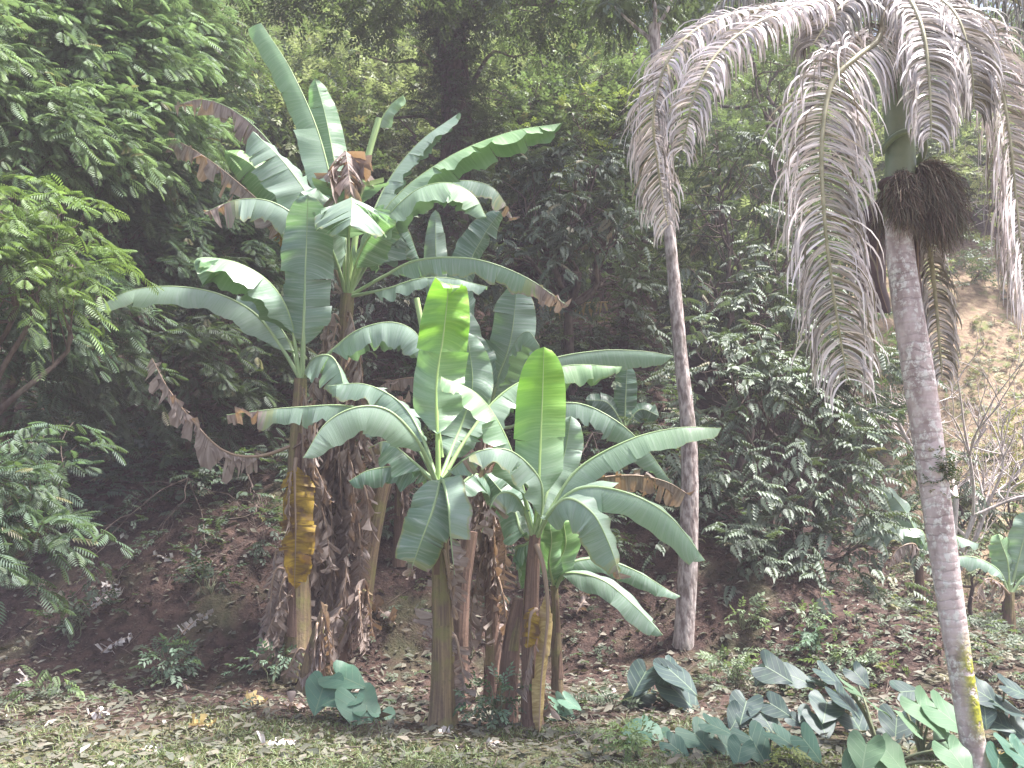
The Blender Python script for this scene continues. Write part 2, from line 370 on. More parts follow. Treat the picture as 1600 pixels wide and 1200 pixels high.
# ------------------------------------------------------------------ foliage templates (unit length along +X, +Z up)
def diamond(p0, d, up, L, W, fold=0.25, droop=0.0):
    d = nrm(d); s = nrm(np.cross(up, d)); u = np.cross(d, s)
    p0 = np.asarray(p0, float)
    m = p0 + d * L * 0.45
    tip = p0 + d * L - u * droop * L
    return [p0, m + s * W * 0.5 + u * W * fold * 0.5, tip, m - s * W * 0.5 + u * W * fold * 0.5]
def tmpl(ds):
    V = np.array(ds).reshape(-1, 3); n = len(ds)
    t = np.arange(n)[:, None] * 4
    return V, np.concatenate([t + np.array([[0, 1, 2]]), t + np.array([[0, 2, 3]])])
UP = np.array([0, 0, 1.0])
def t_feather(n=8):
    ds = []
    for i in range(n):
        x = 0.12 + 0.88 * i / (n - 1); l = 0.40 * math.sin(0.6 + 2.1 * i / (n - 1)) + 0.06
        for s in (1, -1):
            ds.append(diamond((x, 0, -0.22 * x * x), (0.55, s, -0.12), UP, l, 0.078, 0.1, 0.30))
    return tmpl(ds)
def t_compound(n=5):
    ds = []
    for i in range(n):
        x = 0.18 + 0.62 * i / (n - 1); l = 0.40 - 0.05 * i
        for s in (1, -1): ds.append(diamond((x, 0, -0.25 * x * x), (0.9, s * 0.95, -0.25), UP, l, 0.15, 0.3, 0.35))
    ds.append(diamond((0.80, 0, -0.16), (1, 0, -0.5), UP, 0.40, 0.16, 0.3, 0.3))
    return tmpl(ds)
def t_twig(n=6):
    ds = []; r = random.Random(3)
    for i in range(n):
        x = 0.1 + 0.7 * i / n; s = 1 if i % 2 else -1
        ds.append(diamond((x, 0, 0), (0.7, s * 0.9, r.uniform(-0.3, 0.5)), UP, 0.42, 0.20, 0.2, 0.25))
    ds.append(diamond((0.8, 0, 0), (1, 0, 0.1), UP, 0.4, 0.2, 0.2, 0.25))
    return tmpl(ds)
TM = {'feather': t_feather(), 'compound': t_compound(), 'twig': t_twig(), 'twig_lo': t_twig(3)}

def scatter(m, kind, pos, dirs, ups, size, hue=None, val=None, dry=0.02):
    V, T = TM[kind]; n = len(pos)
    x = nrm(dirs); y = nrm(np.cross(ups, x)); z = np.cross(x, y)
    size = np.broadcast_to(np.asarray(size, float), (n,))
    W = pos[:, None] + size[:, None, None] * (V[None, :, 0:1] * x[:, None] + V[None, :, 1:2] * y[:, None] + V[None, :, 2:3] * z[:, None])
    k = len(V)
    col = np.zeros((n, k, 4)); col[..., 3] = 1
    col[..., 0] = (rng.random(n) if val is None else val)[:, None]
    col[..., 1] = (rng.random(n) if hue is None else hue)[:, None]
    col[..., 2] = (rng.random(n) < dry)[:, None] * 0.9
    tr = (np.arange(n)[:, None, None] * k + T[None]).reshape(-1, 3)
    m.add(W.reshape(-1, 3), tris=tr, col=col.reshape(-1, 4))

def crown_leaves(m, c, r, kind, n, size, per=8, spread=0.5, droop=0.5, towards=None, layer=0.0):
    """leafy twigs through an ellipsoid: each twig is a short drooping line with leaves to both sides"""
    nt_ = max(3, int(n / per))
    d = nrm(rng.normal(size=(nt_, 3)) * np.array([1, 1, 0.8]))
    rad = 0.25 + 0.75 * rng.random(nt_) ** 0.5
    st = np.asarray(c) + d * rad[:, None] * np.asarray(r)
    if layer: st[:, 2] = np.round(st[:, 2] / layer) * layer + rng.normal(size=nt_) * layer * 0.14
    hd = d * np.array([1, 1, 0.35]) + rng.normal(size=(nt_, 3)) * 0.35
    if towards is not None: hd = hd + np.asarray(towards)
    hd = nrm(hd)
    L = size * 2.4 * (0.6 + 0.8 * rng.random(nt_))
    hue = np.clip(rng.random(nt_) * 0.6 + 0.5 * (vnoise(st[:, 0] * 1.3 + 9, st[:, 2] * 1.3 + st[:, 1], 3)) - 0.05, 0, 1)
    for j in range(per):
        f = (j + 0.5) / per
        p = st + hd * (L * f)[:, None]; p[:, 2] -= droop * L * f * f
        side = nrm(np.cross(hd, UP)) * (1 if j % 2 else -1)
        ld = hd * 0.55 + side * spread + np.array([0, 0, -0.35 * droop]) + rng.normal(size=(nt_, 3)) * 0.22
        if j == per - 1: ld = hd + np.array([0, 0, -droop])
        up = UP + rng.normal(size=(nt_, 3)) * 0.28
        scatter(m, kind, p, ld, up, size * (0.7 + 0.5 * rng.random(nt_)), hue=np.clip(hue + rng.normal(size=nt_) * 0.12, 0, 1))
    return st

def limb(m, a, b, r0, r1, wob=0.12, sides=6, col=(0.5, 0.5, 0, 1)):
    a = np.asarray(a, float); b = np.asarray(b, float); L = np.linalg.norm(b - a)
    k = [a + (b - a) * t + rng.normal(size=3) * wob * L * 0.25 * math.sin(math.pi * t) for t in np.linspace(0, 1, 5)]
    p, _ = spline(k, 12); m.tube(p, np.linspace(r0, r1, 12), sides, col=col, cap=False)
    return p

def tree(name, label, blobs, kind, dens, mat, size, base=None, bark='bark', r0=0.06, cat='tree', per=8, droop=0.5, spread=0.6, towards=None, layer=0.0, group=None, rdepth=0.9):
    """blobs: (px, py, Y, radius px). One trunk from the ground, limbs into every clump of the crown."""
    cs = [(P(b[0], b[1], b[2]), px_size(b[3], b[2])) for b in blobs]
    cen = np.mean([c for c, _ in cs], axis=0)
    if base is None: base = (cen[0], max(c[1] for c, _ in cs) + 0.3)
    b3 = np.array([base[0], base[1], hf(base[0], base[1])])
    t = thing(name, label, cat, b3, group)
    tm = MB()
    fork = b3 + (np.array([cen[0], cen[1], max(cen[2], b3[2] + 0.3)]) - b3) * 0.55
    limb(tm, b3 - np.array([0, 0, 0.1]), fork, r0, r0 * 0.75, 0.15, 8)
    lm = MB()
    for c, r in cs:
        p = limb(tm, fork, c, r0 * 0.6, r0 * 0.16, 0.3)
        n = int(dens * r * r)
        st = crown_leaves(lm, c, (r, r * rdepth, r * 0.9), kind, n, size, per, spread, droop, towards, layer)
        for q in st[:: max(1, len(st) // 9)]: limb(tm, p[rng.integers(5, 12)], q, r0 * 0.16, 0.004, 0.3, 4)
    tm.build('trunk', M[bark], t, b3)
    stuff(lm.build('crown', M[mat], t, b3))
    return t

# ------------------------------------------------------------------ banana plants
def frame(pts, hint):
    T = nrm(np.gradient(pts, axis=0)); n = len(pts); hint = np.asarray(hint, float)
    sc_ = [np.linalg.norm(np.cross(T[i], hint)) for i in range(n)]
    i0 = int(np.argmax(sc_)); S = np.zeros((n, 3)); S[i0] = nrm(np.cross(T[i0], hint))
    for rg in (range(i0 + 1, n), range(i0 - 1, -1, -1)):
        for i in rg:
            j = i - 1 if i > i0 else i + 1
            s = S[j] - T[i] * np.dot(S[j], T[i]); S[i] = nrm(s)
    return T, S, np.cross(S, T)

HINT = {'arch': (0, -0.25, 1), 'face': (0, -1, 0.3), 'back': (0, 1, 0.3), 'left': (-0.8, -0.6, 0.4), 'right': (0.8, -0.6, 0.4)}
def banana_leaf(plant, base, ctrl, width, hint='arch', near=35, far=15, pet=0.2, dry=1.2, edge=0.32, tears=10, young=0.0, wave=0.026,
                name='leaf', mat='banana', r0=0.018, grav=0.0, seed=None, label=None, tipw=0.0, rnd=None, gap=0.2):
    rr = np.random.default_rng(seed if seed is not None else int(abs(ctrl[-1][0] * 13 + ctrl[-1][1] * 7)))
    n = 44; pts, L = spline(ctrl, n); T, S, Nn = frame(pts, HINT[hint] if isinstance(hint, str) else hint)
    rnd = rr.random() if rnd is None else rnd
    width = width * 1.14
    blade = MB(); i0 = pet * (n - 1)
    nearsgn = -1.0 if S[n // 2:, 1].mean() > 0 else 1.0
    def at(t):       # t along the blade 0..1
        x = i0 + t * (n - 1 - i0); i = min(int(x), n - 2); f = x - i
        lerp = lambda A: A[i] * (1 - f) + A[i + 1] * f
        return lerp(pts), nrm(lerp(S)), nrm(lerp(Nn)), nrm(lerp(T))
    def prof(t):
        a = min(1.0, (t / 0.16) ** 0.7) if t > 0 else 0.0
        if t > 0.62: a *= max(0.0, 1 - ((t - 0.62) / 0.38) ** 2.4) ** 0.6 * (1 - tipw) + tipw
        return a * (1.0 - 0.12 * t)
    for sgn in (1, -1):
        A0 = R(near if sgn == nearsgn else far)
        ndry = max(0.0, 1 - dry)
        cuts = list(rr.random(tears) * 0.94 + 0.03) + list(dry + ndry * rr.random(int(ndry * 26 * (1 if L > 0.6 else 0.5))))
        cuts = sorted([0.0] + [c for c in cuts if 0.02 < c < 0.985] + [1.0])
        cc = [cuts[0]]
        for c in cuts[1:]:
            if c - cc[-1] > 0.016 or c == 1.0: cc.append(c)
        for a, b in zip(cc[:-1], cc[1:]):
            nu = max(3, int((b - a) * 34) + 2); nv = 6
            mid = (a + b) / 2; isd = 1.0 if mid > dry else 0.0
            ja = R(rr.normal() * (6 if not isd else 16)) * (0 if (a == 0 and b == 1) else 1)
            jl = 1 - (0.10 * rr.random() if not isd else 0.55 * rr.random())
            g = gap * rr.random() * (1.0 if not isd else 2.3)
            cur = R(28 + 8 * rr.normal() + isd * 25); gg = np.clip(grav + isd * 0.45 * rr.random() + isd * 0.15, 0, 0.95)
            tw = rr.normal() * 0.2 * isd
            V = np.zeros((nu, nv, 3)); col = np.zeros((nu, nv, 4)); col[..., 3] = 1; uv = np.zeros((nu, nv, 2))
            ph = rr.random() * 6.28
            for i in range(nu):
                f0 = i / (nu - 1)
                p_acc = None
                for j in range(nv):
                    v = j / (nv - 1)
                    ga = 0 if a == 0 else g; gb = 0 if b == 1 else g
                    lo = a + (b - a) * ga * v ** 1.4; hi = b - (b - a) * gb * v ** 1.4
                    t = lo + (hi - lo) * f0
                    p, s, nn, tt = at(t)
                    ang = A0 + ja * v + cur * v
                    D = sgn * s * math.cos(ang) - nn * math.sin(ang) + tt * 0.16
                    D = D * (1 - gg) + np.array([0, 0, -1.0]) * gg + tt * tw * (f0 - 0.5) * 2
                    D = D / (np.linalg.norm(D) + 1e-9)
                    wdt = width * 0.5 * prof(t) * jl
                    if isd: wdt *= 1 - 0.22 * abs(math.sin(f0 * 9 + ph)) * v
                    q = p if j == 0 else p_acc + D * wdt / (nv - 1)
                    p_acc = q
                    rip = wave * v * (math.sin(t * L * 16 + ph) + 0.6 * math.sin(t * L * 37 + 2 * ph)) * (1 + 2 * isd)
                    V[i, j] = q + nn * rip
                    dd = (0.0 if t < dry - 0.06 else min(1.0, 0.45 + (t - dry) * 3.5)) if dry < 1.1 else 0.0
                    dd = max(dd, edge * (v ** 5) * (0.5 + 0.6 * t), edge * 0.8 * max(0.0, (t - 0.93) / 0.07))
                    yv = young * (0.12 + 0.88 * sstep(0.1, 0.75, t))
                    col[i, j, :3] = (dd, yv, rnd); uv[i, j] = (t * L, v * sgn * 0.5)
            k = np.arange(nu - 1)[:, None] * nv + np.arange(nv - 1)[None]; k = k.ravel()
            q = np.stack([k, k + 1, k + nv + 1, k + nv], 1)
            if sgn < 0: q = q[:, ::-1]
            blade.add(V.reshape(-1, 3), quads=q, col=col.reshape(-1, 4), uv=uv.reshape(-1, 2))
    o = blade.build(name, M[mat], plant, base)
    if label: o['label'] = label
    mr = MB(); tt = np.linspace(0, 1, n)
    rad = r0 * np.clip(1 - tt * 1.05, 0, 1) ** 1.15 + 0.0025
    isdry = 1.0 if (dry < 0.4 or mat != 'banana') else 0.0
    mr.tube(pts - Nn * (rad * 0.62)[:, None], rad, 6, col=(isdry, young, rnd, 1))
    mr.build('midrib', M['midrib'], o, base)
    return o

def pseudostem(plant, base, ctrl, r0, r1, mat='stem', n=36, name='stem'):
    pts, L = spline(ctrl, n); sides = 14
    a = np.linspace(0, 2 * np.pi, sides, endpoint=False); t = np.linspace(0, 1, n)
    sq = 1 + 0.16 * (vnoise(np.broadcast_to(t[:, None] * 6, (n, sides)), np.broadcast_to(np.sin(a) * 2 + ctrl[0][0] * 7, (n, sides)), 8) - 0.5) \
        + 0.05 * np.sin(a * 4 + t[:, None] * 3)
    rad = r0 + (r1 - r0) * t + 0.35 * r0 * np.exp(-t * 14)
    m = MB(); m.tube(pts, rad, sides, squash=sq)
    o = m.build(name, M[mat], plant, base)
    # old leaf bases: thin sheaths that stand a little proud and end ragged
    for k in range(5):
        f0 = random.uniform(0.02, 0.7); f1 = min(0.98, f0 + random.uniform(0.12, 0.3)); a0 = random.uniform(2.2, 5.6); wd = random.uniform(0.7, 1.3)
        nn, nv = 10, 6; V = np.zeros((nn, nv, 3)); UVs = np.zeros((nn, nv, 2))
        for i in range(nn):
            f = f0 + (f1 - f0) * i / (nn - 1); x = f * (n - 1); ii = min(int(x), n - 2); p = pts[ii] + (pts[ii + 1] - pts[ii]) * (x - ii)
            rr = (r0 + (r1 - r0) * f + 0.35 * r0 * math.exp(-f * 14)) * (1.10 + 0.10 * (i / (nn - 1)) ** 2)
            for j in range(nv):
                an = a0 + (j / (nv - 1) - 0.5) * wd * (1 - 0.75 * (i / (nn - 1)) ** 2)
                V[i, j] = p + rr * np.array([math.cos(an), math.sin(an), 0]) ; UVs[i, j] = (f * L, an / 6.28)
        kk = (np.arange(nn - 1)[:, None] * nv + np.arange(nv - 1)[None]).ravel()
        mm = MB(); mm.add(V.reshape(-1, 3), quads=np.stack([kk, kk + 1, kk + nv + 1, kk + nv], 1), uv=UVs.reshape(-1, 2))
        mm.build('leaf_sheath', M['stem' if k % 2 else 'stem_red'], o, base)
    return o, pts

def pl(ctrl, Y):
    """control points given as (px, py) or (px, py, dY)"""
    return [P(c[0], c[1], Y + (c[2] if len(c) > 2 else 0)) for c in ctrl]

def skirt(plant, base, spts, fr, count, length, width=0.22, out=0.12, seed=0, ang=(3.4, 6.0)):
    """dried leaves hanging round a stem"""
    rr = np.random.default_rng(seed)
    for k in range(count):
        f = rr.uniform(*fr); p = spts[int(f * (len(spts) - 1))]
        an = rr.uniform(*ang); d = np.array([math.cos(an), math.sin(an), 0]); l = length * rr.uniform(0.6, 1.25)
        o_ = out * rr.uniform(0.7, 1.5)
        sx = np.array([rr.normal() * 0.10, 0, 0])
        c = [p + d * 0.03, p + d * o_ + np.array([0, 0, 0.05]), p + d * (o_ * 1.25) + sx * 0.5 - np.array([0, 0, l * 0.4]), p + d * (o_ * 1.05) + sx - np.array([0, 0, l])]
        if c[-1][2] < base[2] + 0.1: c[-1][2] = base[2] + 0.1 + 0.1 * rr.random()
        banana_leaf(plant, base, c, width * rr.uniform(0.7, 1.4), hint=d + np.array([0, 0, 0.4]), near=40 + 15 * rr.normal(), far=40 + 15 * rr.normal(), pet=0.12, dry=-0.6, tears=10,
                    wave=0.03, name='dead_leaf', r0=0.012, grav=0.3, seed=int(rr.integers(1e6)), gap=0.3)

GB = 'banana plants growing in a clump at the foot of the bank'
# --- A1: the tallest plant
YA = 8.7
g = ground_hit(505, 1035); bA = P(505, 1045, 8.75); bA[2] = hf(bA[0], bA[1]) - 0.02
pa = thing('banana_plant', 'tallest banana plant, stem wrapped in dry hanging leaves, one long leaf pointing straight up', 'banana plant', bA, GB)
sA, spA = pseudostem(pa, bA, [bA] + pl([(515, 850), (530, 640), (543, 460)], YA), 0.14, 0.065)
cA = [(543, 462)]
def leafA(c, w, **k): return banana_leaf(pa, bA, pl(cA + c, YA), w, **k)
leafA([(530, 350), (500, 215), (455, 110), (408, 36)], 0.44, hint=(0.5, -0.8, 0.1), near=12, far=70, pet=0.30, tears=3, young=0.22, tipw=0.75, rnd=0.9, wave=0.012)
leafA([(536, 330, .2), (520, 240, .25), (507, 175, .25), (492, 122, .2)], 0.42, hint=(0.1, -1, 0.1), near=15, far=25, pet=0.34, tears=4, young=0.12, rnd=0.3)
leafA([(600, 330, -.1), (690, 252, -.2), (790, 208, -.2), (880, 192, -.2)], 0.50, hint=(0, 0.0, 1), near=30, far=72, pet=0.16, tears=9, young=0.35, edge=0.25, rnd=0.6)
leafA([(590, 360, -.2), (645, 300, -.4), (700, 285, -.5), (740, 305, -.55), (760, 340, -.6)], 0.50, hint=(0, -0.1, 1), near=45, far=85, pet=0.2, tears=5, edge=0.3, rnd=1.0, young=0.2)
leafA([(600, 350, .2), (690, 288, .3), (765, 290, .3), (804, 345, .3)], 0.36, hint='arch', near=50, far=25, pet=0.3, tears=6, dry=0.86, edge=0.6, rnd=0.4)
leafA([(572, 360, .2), (605, 285, .3), (655, 222, .35), (718, 176, .35)], 0.36, hint=(0.3, 0.2, 1), near=62, far=70, pet=0.3, tears=10, rnd=0.9, edge=0.3)
leafA([(545, 370, -.3), (548, 312, -.5), (550, 318, -.8), (548, 352, -1.0)], 0.85, hint='arch', near=22, far=22, pet=0.35, tears=12, rnd=1.0, edge=0.4)
leafA([(543, 350, -.15), (538, 250, -.3), (541, 240, -.42), (548, 300, -.55)], 0.80, hint='arch', near=12, far=12, pet=0.42, dry=0.2, tears=8, name='dead_leaf', label='brown leaf folded over in the middle of the crown')
leafA([(520, 395), (472, 300), (420, 220), (365, 172), (315, 155), (272, 165)], 0.46, hint='arch', near=58, far=20, pet=0.2, dry=0.42, tears=8, name='dead_leaf', grav=0.25, label='long leaf dried brown from the middle to the tip')
leafA([(515, 410, .1), (455, 360, .15), (390, 300, .2), (325, 248, .2), (262, 210, .2)], 0.42, hint='arch', near=60, far=30, pet=0.25, dry=0.18, tears=8, name='dead_leaf', grav=0.3, label='wholly dried leaf pointing up to the left')
leafA([(525, 410, -.2), (480, 352, -.4), (425, 315, -.5), (370, 312, -.55), (318, 332, -.6)], 0.46, hint='arch', near=55, far=8, pet=0.22, dry=0.80, tears=9, edge=0.5, rnd=1.0)
leafA([(515, 400, -.1), (475, 350, -.15), (440, 350, -.2), (437, 385, -.2)], 0.34, hint='arch', near=45, far=40, pet=0.4, dry=0.55, name='dead_leaf', mat='yellow', tears=6, label='short leaf with a rusty orange tip')
leafA([(520, 390, -.1), (490, 320, -.25), (445, 255, -.35), (395, 205, -.4)], 0.62, hint=(0.2, -0.8, 0.8), near=20, far=15, pet=0.22, tears=8, rnd=0.8, edge=0.3)
leafA([(500, 380, .4), (435, 300, .6), (390, 255, .7), (352, 235, .7)], 0.5, hint='face', near=10, far=20, pet=0.3, tears=4, young=0.45, rnd=0.2)
leafA([(580, 400, .2), (600, 360, .3), (632, 352, .4), (655, 405, .5)], 0.60, hint='arch', near=60, far=60, pet=0.3, tears=6, rnd=0.1)
leafA([(560, 400, .1), (575, 360, .1), (590, 372, .0), (592, 420, -.1)], 0.5, hint='arch', near=60, far=60, pet=0.3, tears=4, rnd=0.15)
leafA([(600, 430, -.1), (655, 405, -.2), (740, 404, -.3), (820, 432, -.3), (888, 478, -.3)], 0.36, hint='arch', near=62, far=25, pet=0.2, dry=0.78, tears=12, edge=0.6, rnd=0.7, grav=0.2)
leafA([(605, 450, -.3), (650, 436, -.45), (700, 434, -.5), (762, 448, -.55)], 0.26, hint='arch', near=45, far=20, pet=0.22, tears=4, rnd=0.95)
leafA([(560, 400, -.2), (590, 350, -.4), (600, 330, -.5)], 0.5, hint='face', near=20, far=20, pet=0.3, tears=3, young=0.25, rnd=0.2)
leafA([(530, 420, -.2), (512, 370, -.35), (500, 330, -.4), (470, 300, -.45)], 0.5, hint='face', near=15, far=15, pet=0.25, tears=4, rnd=0.7)
# the rolled new leaf: a tapering tube that opens into a small flag
def rolled(plant, base, ctrl, r, flag=None, young=0.5):
    pts, L = spline(ctrl, 20); m = MB()
    m.tube(pts, np.interp(np.linspace(0, 1, 20), [0, 0.6, 1], [r * 0.8, r, r * 0.9]), 8, col=(0, young, 0.9, 1))
    o = m.build('rolled_leaf', M['midrib'], plant, base)
    if flag is not None:
        banana_leaf(plant, base, [pts[-2]] + flag, 0.2, hint=(0.5, -0.7, 0.6), near=15, far=60, pet=0.0, tears=0, young=0.3, name='leaf', r0=0.01, rnd=1.0)
rolled(pa, bA, pl([(546, 440), (570, 270), (592, 185)], YA), 0.036, pl([(610, 165), (630, 148)], YA))
skirt(pa, bA, spA, (0.35, 0.93), 34, 1.0, 0.36, 0.20, seed=5)
skirt(pa, bA, spA, (0.08, 0.55), 26, 0.7, 0.34, 0.22, seed=6)

# --- A2: left plant in front of it
YB = 8.25
bB = P(468, 1045, 8.2); bB[2] = hf(bB[0], bB[1]) - 0.02
pb = thing('banana_plant', 'left banana plant, long pale leaf arching left, yellow dead leaf on its stem', 'banana plant', bB, GB)
sB, spB = pseudostem(pb, bB, [bB] + pl([(466, 900), (463, 740), (470, 592)], YB), 0.12, 0.06)
cB = [(471, 592)]
def leafB(c, w, **k): return banana_leaf(pb, bB, pl(cB + c, YB), w, **k)
leafB([(443, 545), (400, 490), (340, 458), (270, 447), (200, 455), (142, 487)], 0.40, hint='arch', near=48, far=15, pet=0.13, tears=5, rnd=1.0, wave=0.012)
leafB([(455, 500, -.1), (425, 445, -.3), (375, 412, -.45), (320, 402, -.5), (303, 412, -.55), (318, 448, -.6)], 0.54, hint=(0.1, 0.0, 1), near=28, far=78, pet=0.2, tears=3, young=0.15, rnd=0.6, wave=0.025)
leafB([(474, 520, -.1), (477, 420, -.15), (480, 345, -.2), (481, 305, -.3)], 0.52, hint=(0.05, -1, 0.2), near=12, far=8, pet=0.18, tears=3, rnd=0.35, r0=0.026)
leafB([(520, 545, -.1), (560, 515, -.3), (610, 503, -.4), (648, 518, -.45), (666, 556, -.5)], 0.46, hint='arch', near=42, far=80, pet=0.24, tears=5, rnd=0.9)
leafB([(490, 560, -.2), (515, 555, -.4), (530, 575, -.55), (540, 618, -.6)], 0.50, hint='arch', near=45, far=40, pet=0.1, tears=7, edge=0.4, rnd=0.9)
leafB([(455, 540, .2), (430, 500, .35), (400, 470, .4), (370, 462, .4)], 0.44, hint='arch', near=35, far=25, pet=0.25, tears=4, rnd=0.5)
banana_leaf(pb, bB, pl([(468, 690), (405, 711, -.1), (350, 703, -.2), (300, 655, -.25), (262, 605, -.3), (238, 560, -.3)], YB), 0.34, hint=(0, -0.3, 1), near=70, far=70, pet=0.20, dry=-0.6, tears=9, grav=0.6, name='dead_leaf', r0=0.016, gap=0.55, label='dried leaf hanging out to the left in brown flags')
banana_leaf(pb, bB, pl([(462, 715, -.16), (460, 740, -.2), (462, 830, -.24), (460, 920, -.2)], YB), 0.33, hint=(-0.15, -1, 0.3), near=-4, far=10, pet=0.06, dry=1.2, edge=0, tears=30, name='dead_leaf', mat='yellow', label='yellow serrated dead leaf hanging against the stem', gap=0.75, wave=0.035)
skirt(pb, bB, spB, (0.15, 0.5), 12, 0.7, 0.28, 0.15, seed=8, ang=(2.8, 4.4))
skirt(pb, bB, spB, (0.6, 0.97), 8, 0.7, 0.28, 0.15, seed=9, ang=(4.6, 6.6))

# --- A3: the plant behind, its stem hidden by the front ones
YC = 10.0
bC = P(742, 900, YC); bC[2] = hf(bC[0], bC[1]) - 0.02
pc = thing('banana_plant', 'banana plant standing behind the clump, broad dark teal leaves beside the brown trunk', 'banana plant', bC, GB)
sC, spC = pseudostem(pc, bC, [bC] + pl([(748, 800), (755, 660)], YC), 0.12, 0.06, 'stem_red')
cC = [(755, 665)]
def leafC(c, w, **k): return banana_leaf(pc, bC, pl(cC + c, YC), w, **k)
leafC([(710, 560), (684, 440), (680, 328)], 0.32, hint='face', near=15, far=15, pet=0.25, tears=2, rnd=0.8)
leafC([(735, 540), (730, 430), (755, 370), (782, 330)], 0.48, hint=(0.5, -0.8, 0.2), near=15, far=20, pet=0.3, tears=3, rnd=0.0)
leafC([(778, 590, -.1), (798, 530, -.2), (808, 445, -.2)], 0.62, hint='face', near=10, far=12, pet=0.15, tears=3, rnd=0.5)
leafC([(780, 590, -.3), (805, 535, -.5), (825, 518, -.7), (843, 540, -.85)], 0.44, hint='arch', near=45, far=40, pet=0.3, tears=6, rnd=0.9)
leafC([(800, 610, -.2), (850, 565, -.3), (930, 548, -.3), (1000, 548, -.3), (1052, 556, -.3)], 0.44, hint='arch', near=55, far=15, pet=0.25, tears=6, rnd=0.85, wave=0.012)
leafC([(750, 600, -.2), (745, 560, -.3), (738, 520, -.3)], 0.46, hint='face', near=12, far=12, pet=0.1, tears=3, rnd=0.0)
leafC([(800, 665, -.2), (850, 635, -.4), (905, 630, -.5), (960, 655, -.6), (1005, 695, -.6), (1050, 755, -.6)], 0.42, hint='arch', near=55, far=25, pet=0.2, tears=7, rnd=0.7)
leafC([(720, 610, .1), (660, 590, .1), (600, 600, .1), (575, 640, .1)], 0.34, hint='arch', near=60, far=40, pet=0.2, dry=0.1, tears=9, grav=0.4, name='dead_leaf')
leafC([(750, 640, -.2), (725, 500, -.2), (718, 480, -.2)], 0.5, hint='face', near=12, far=12, pet=0.2, tears=3, rnd=0.6)
skirt(pc, bC, spC, (0.3, 0.95), 12, 0.9, 0.22, 0.12, seed=18)

# --- B: middle front plant
YD = 6.65
bD = P(692, 1140, YD); bD[2] = hf(bD[0], bD[1]) - 0.02
pd_ = thing('banana_plant', 'front banana plant on a straight yellow brown stem, bright wavy upright leaf', 'banana plant', bD, GB)
sD, spD = pseudostem(pd_, bD, [bD] + pl([(692, 1000), (688, 860), (685, 750)], YD), 0.092, 0.055)
cD = [(685, 755)]
def leafD(c, w, **k): return banana_leaf(pd_, bD, pl(cD + c, YD), w, **k)
leafD([(684, 690), (682, 600, .03), (692, 530, .03), (699, 470, 0), (701, 443, -.06), (707, 452, -.13)], 0.44, hint=(0.1, -1, 0.15), near=8, far=10, pet=0.22, tears=1, young=0.95, rnd=0.9, wave=0.05, r0=0.02, tipw=0.0)
leafD([(655, 690, -.2), (610, 642, -.4), (560, 635, -.5), (510, 660, -.55), (474, 715, -.6)], 0.40, hint='arch', near=55, far=15, pet=0.2, tears=5, rnd=1.0, wave=0.012, edge=0.2)
leafD([(687, 752, -.12), (678, 790, -.25), (660, 840, -.28), (638, 902, -.25)], 0.34, hint='face', near=10, far=-5, pet=0.12, dry=0.86, tears=4, edge=0.5, rnd=0.3)
leafD([(692, 752, -.2), (700, 790, -.36), (704, 840, -.38), (710, 898, -.35)], 0.30, hint=(-0.5, -0.8, 0.2), near=15, far=70, pet=0.08, dry=0.70, tears=4, edge=0.7, rnd=1.0)
leafD([(655, 735, .2), (620, 728, .3), (575, 735, .3), (545, 752, .3)], 0.34, hint='arch', near=45, far=20, pet=0.2, tears=3, rnd=0.1)
leafD([(645, 690, .4), (560, 637, .6), (460, 636, .7), (354, 648, .7)], 0.32, hint='arch', near=55, far=10, pet=0.25, dry=0.80, tears=9, edge=0.3, rnd=0.8)
leafD([(660, 680, .2), (625, 628, .4), (570, 600, .5), (512, 603, .5)], 0.32, hint='arch', near=50, far=0, pet=0.25, tears=7, rnd=0.7, edge=0.4)
leafD([(640, 715, .1), (605, 690, .1), (575, 700, .1)], 0.34, hint='arch', near=40, far=25, pet=0.25, tears=4, dry=0.8, rnd=0.1)
leafD([(730, 680, .2), (790, 610, .35), (880, 572, .4), (972, 573, .4)], 0.36, hint='arch', near=38, far=75, pet=0.2, tears=6, young=0.3, rnd=1.0)
leafD([(710, 730, -.1), (738, 708, -.25), (762, 705, -.3), (772, 722, -.35)], 0.24, hint='arch', near=40, far=20, pet=0.2, dry=0.78, tears=4, edge=0.5, rnd=0.9)
leafD([(706, 700, .2), (722, 660, .3), (738, 600, .3), (730, 520, .3)], 0.34, hint='face', near=12, far=12, pet=0.2, tears=3, rnd=0.6)
leafD([(712, 760, .1), (745, 740, .2), (775, 770, .3)], 0.3, hint='arch', near=40, far=30, pet=0.2, tears=3, rnd=0.2)
rolled(pd_, bD, pl([(690, 715, .15), (668, 560, .2), (651, 466, .2)], YD), 0.024)
skirt(pd_, bD, spD, (0.2, 0.75), 5, 0.42, 0.16, 0.08, seed=31, ang=(5.0, 6.6))

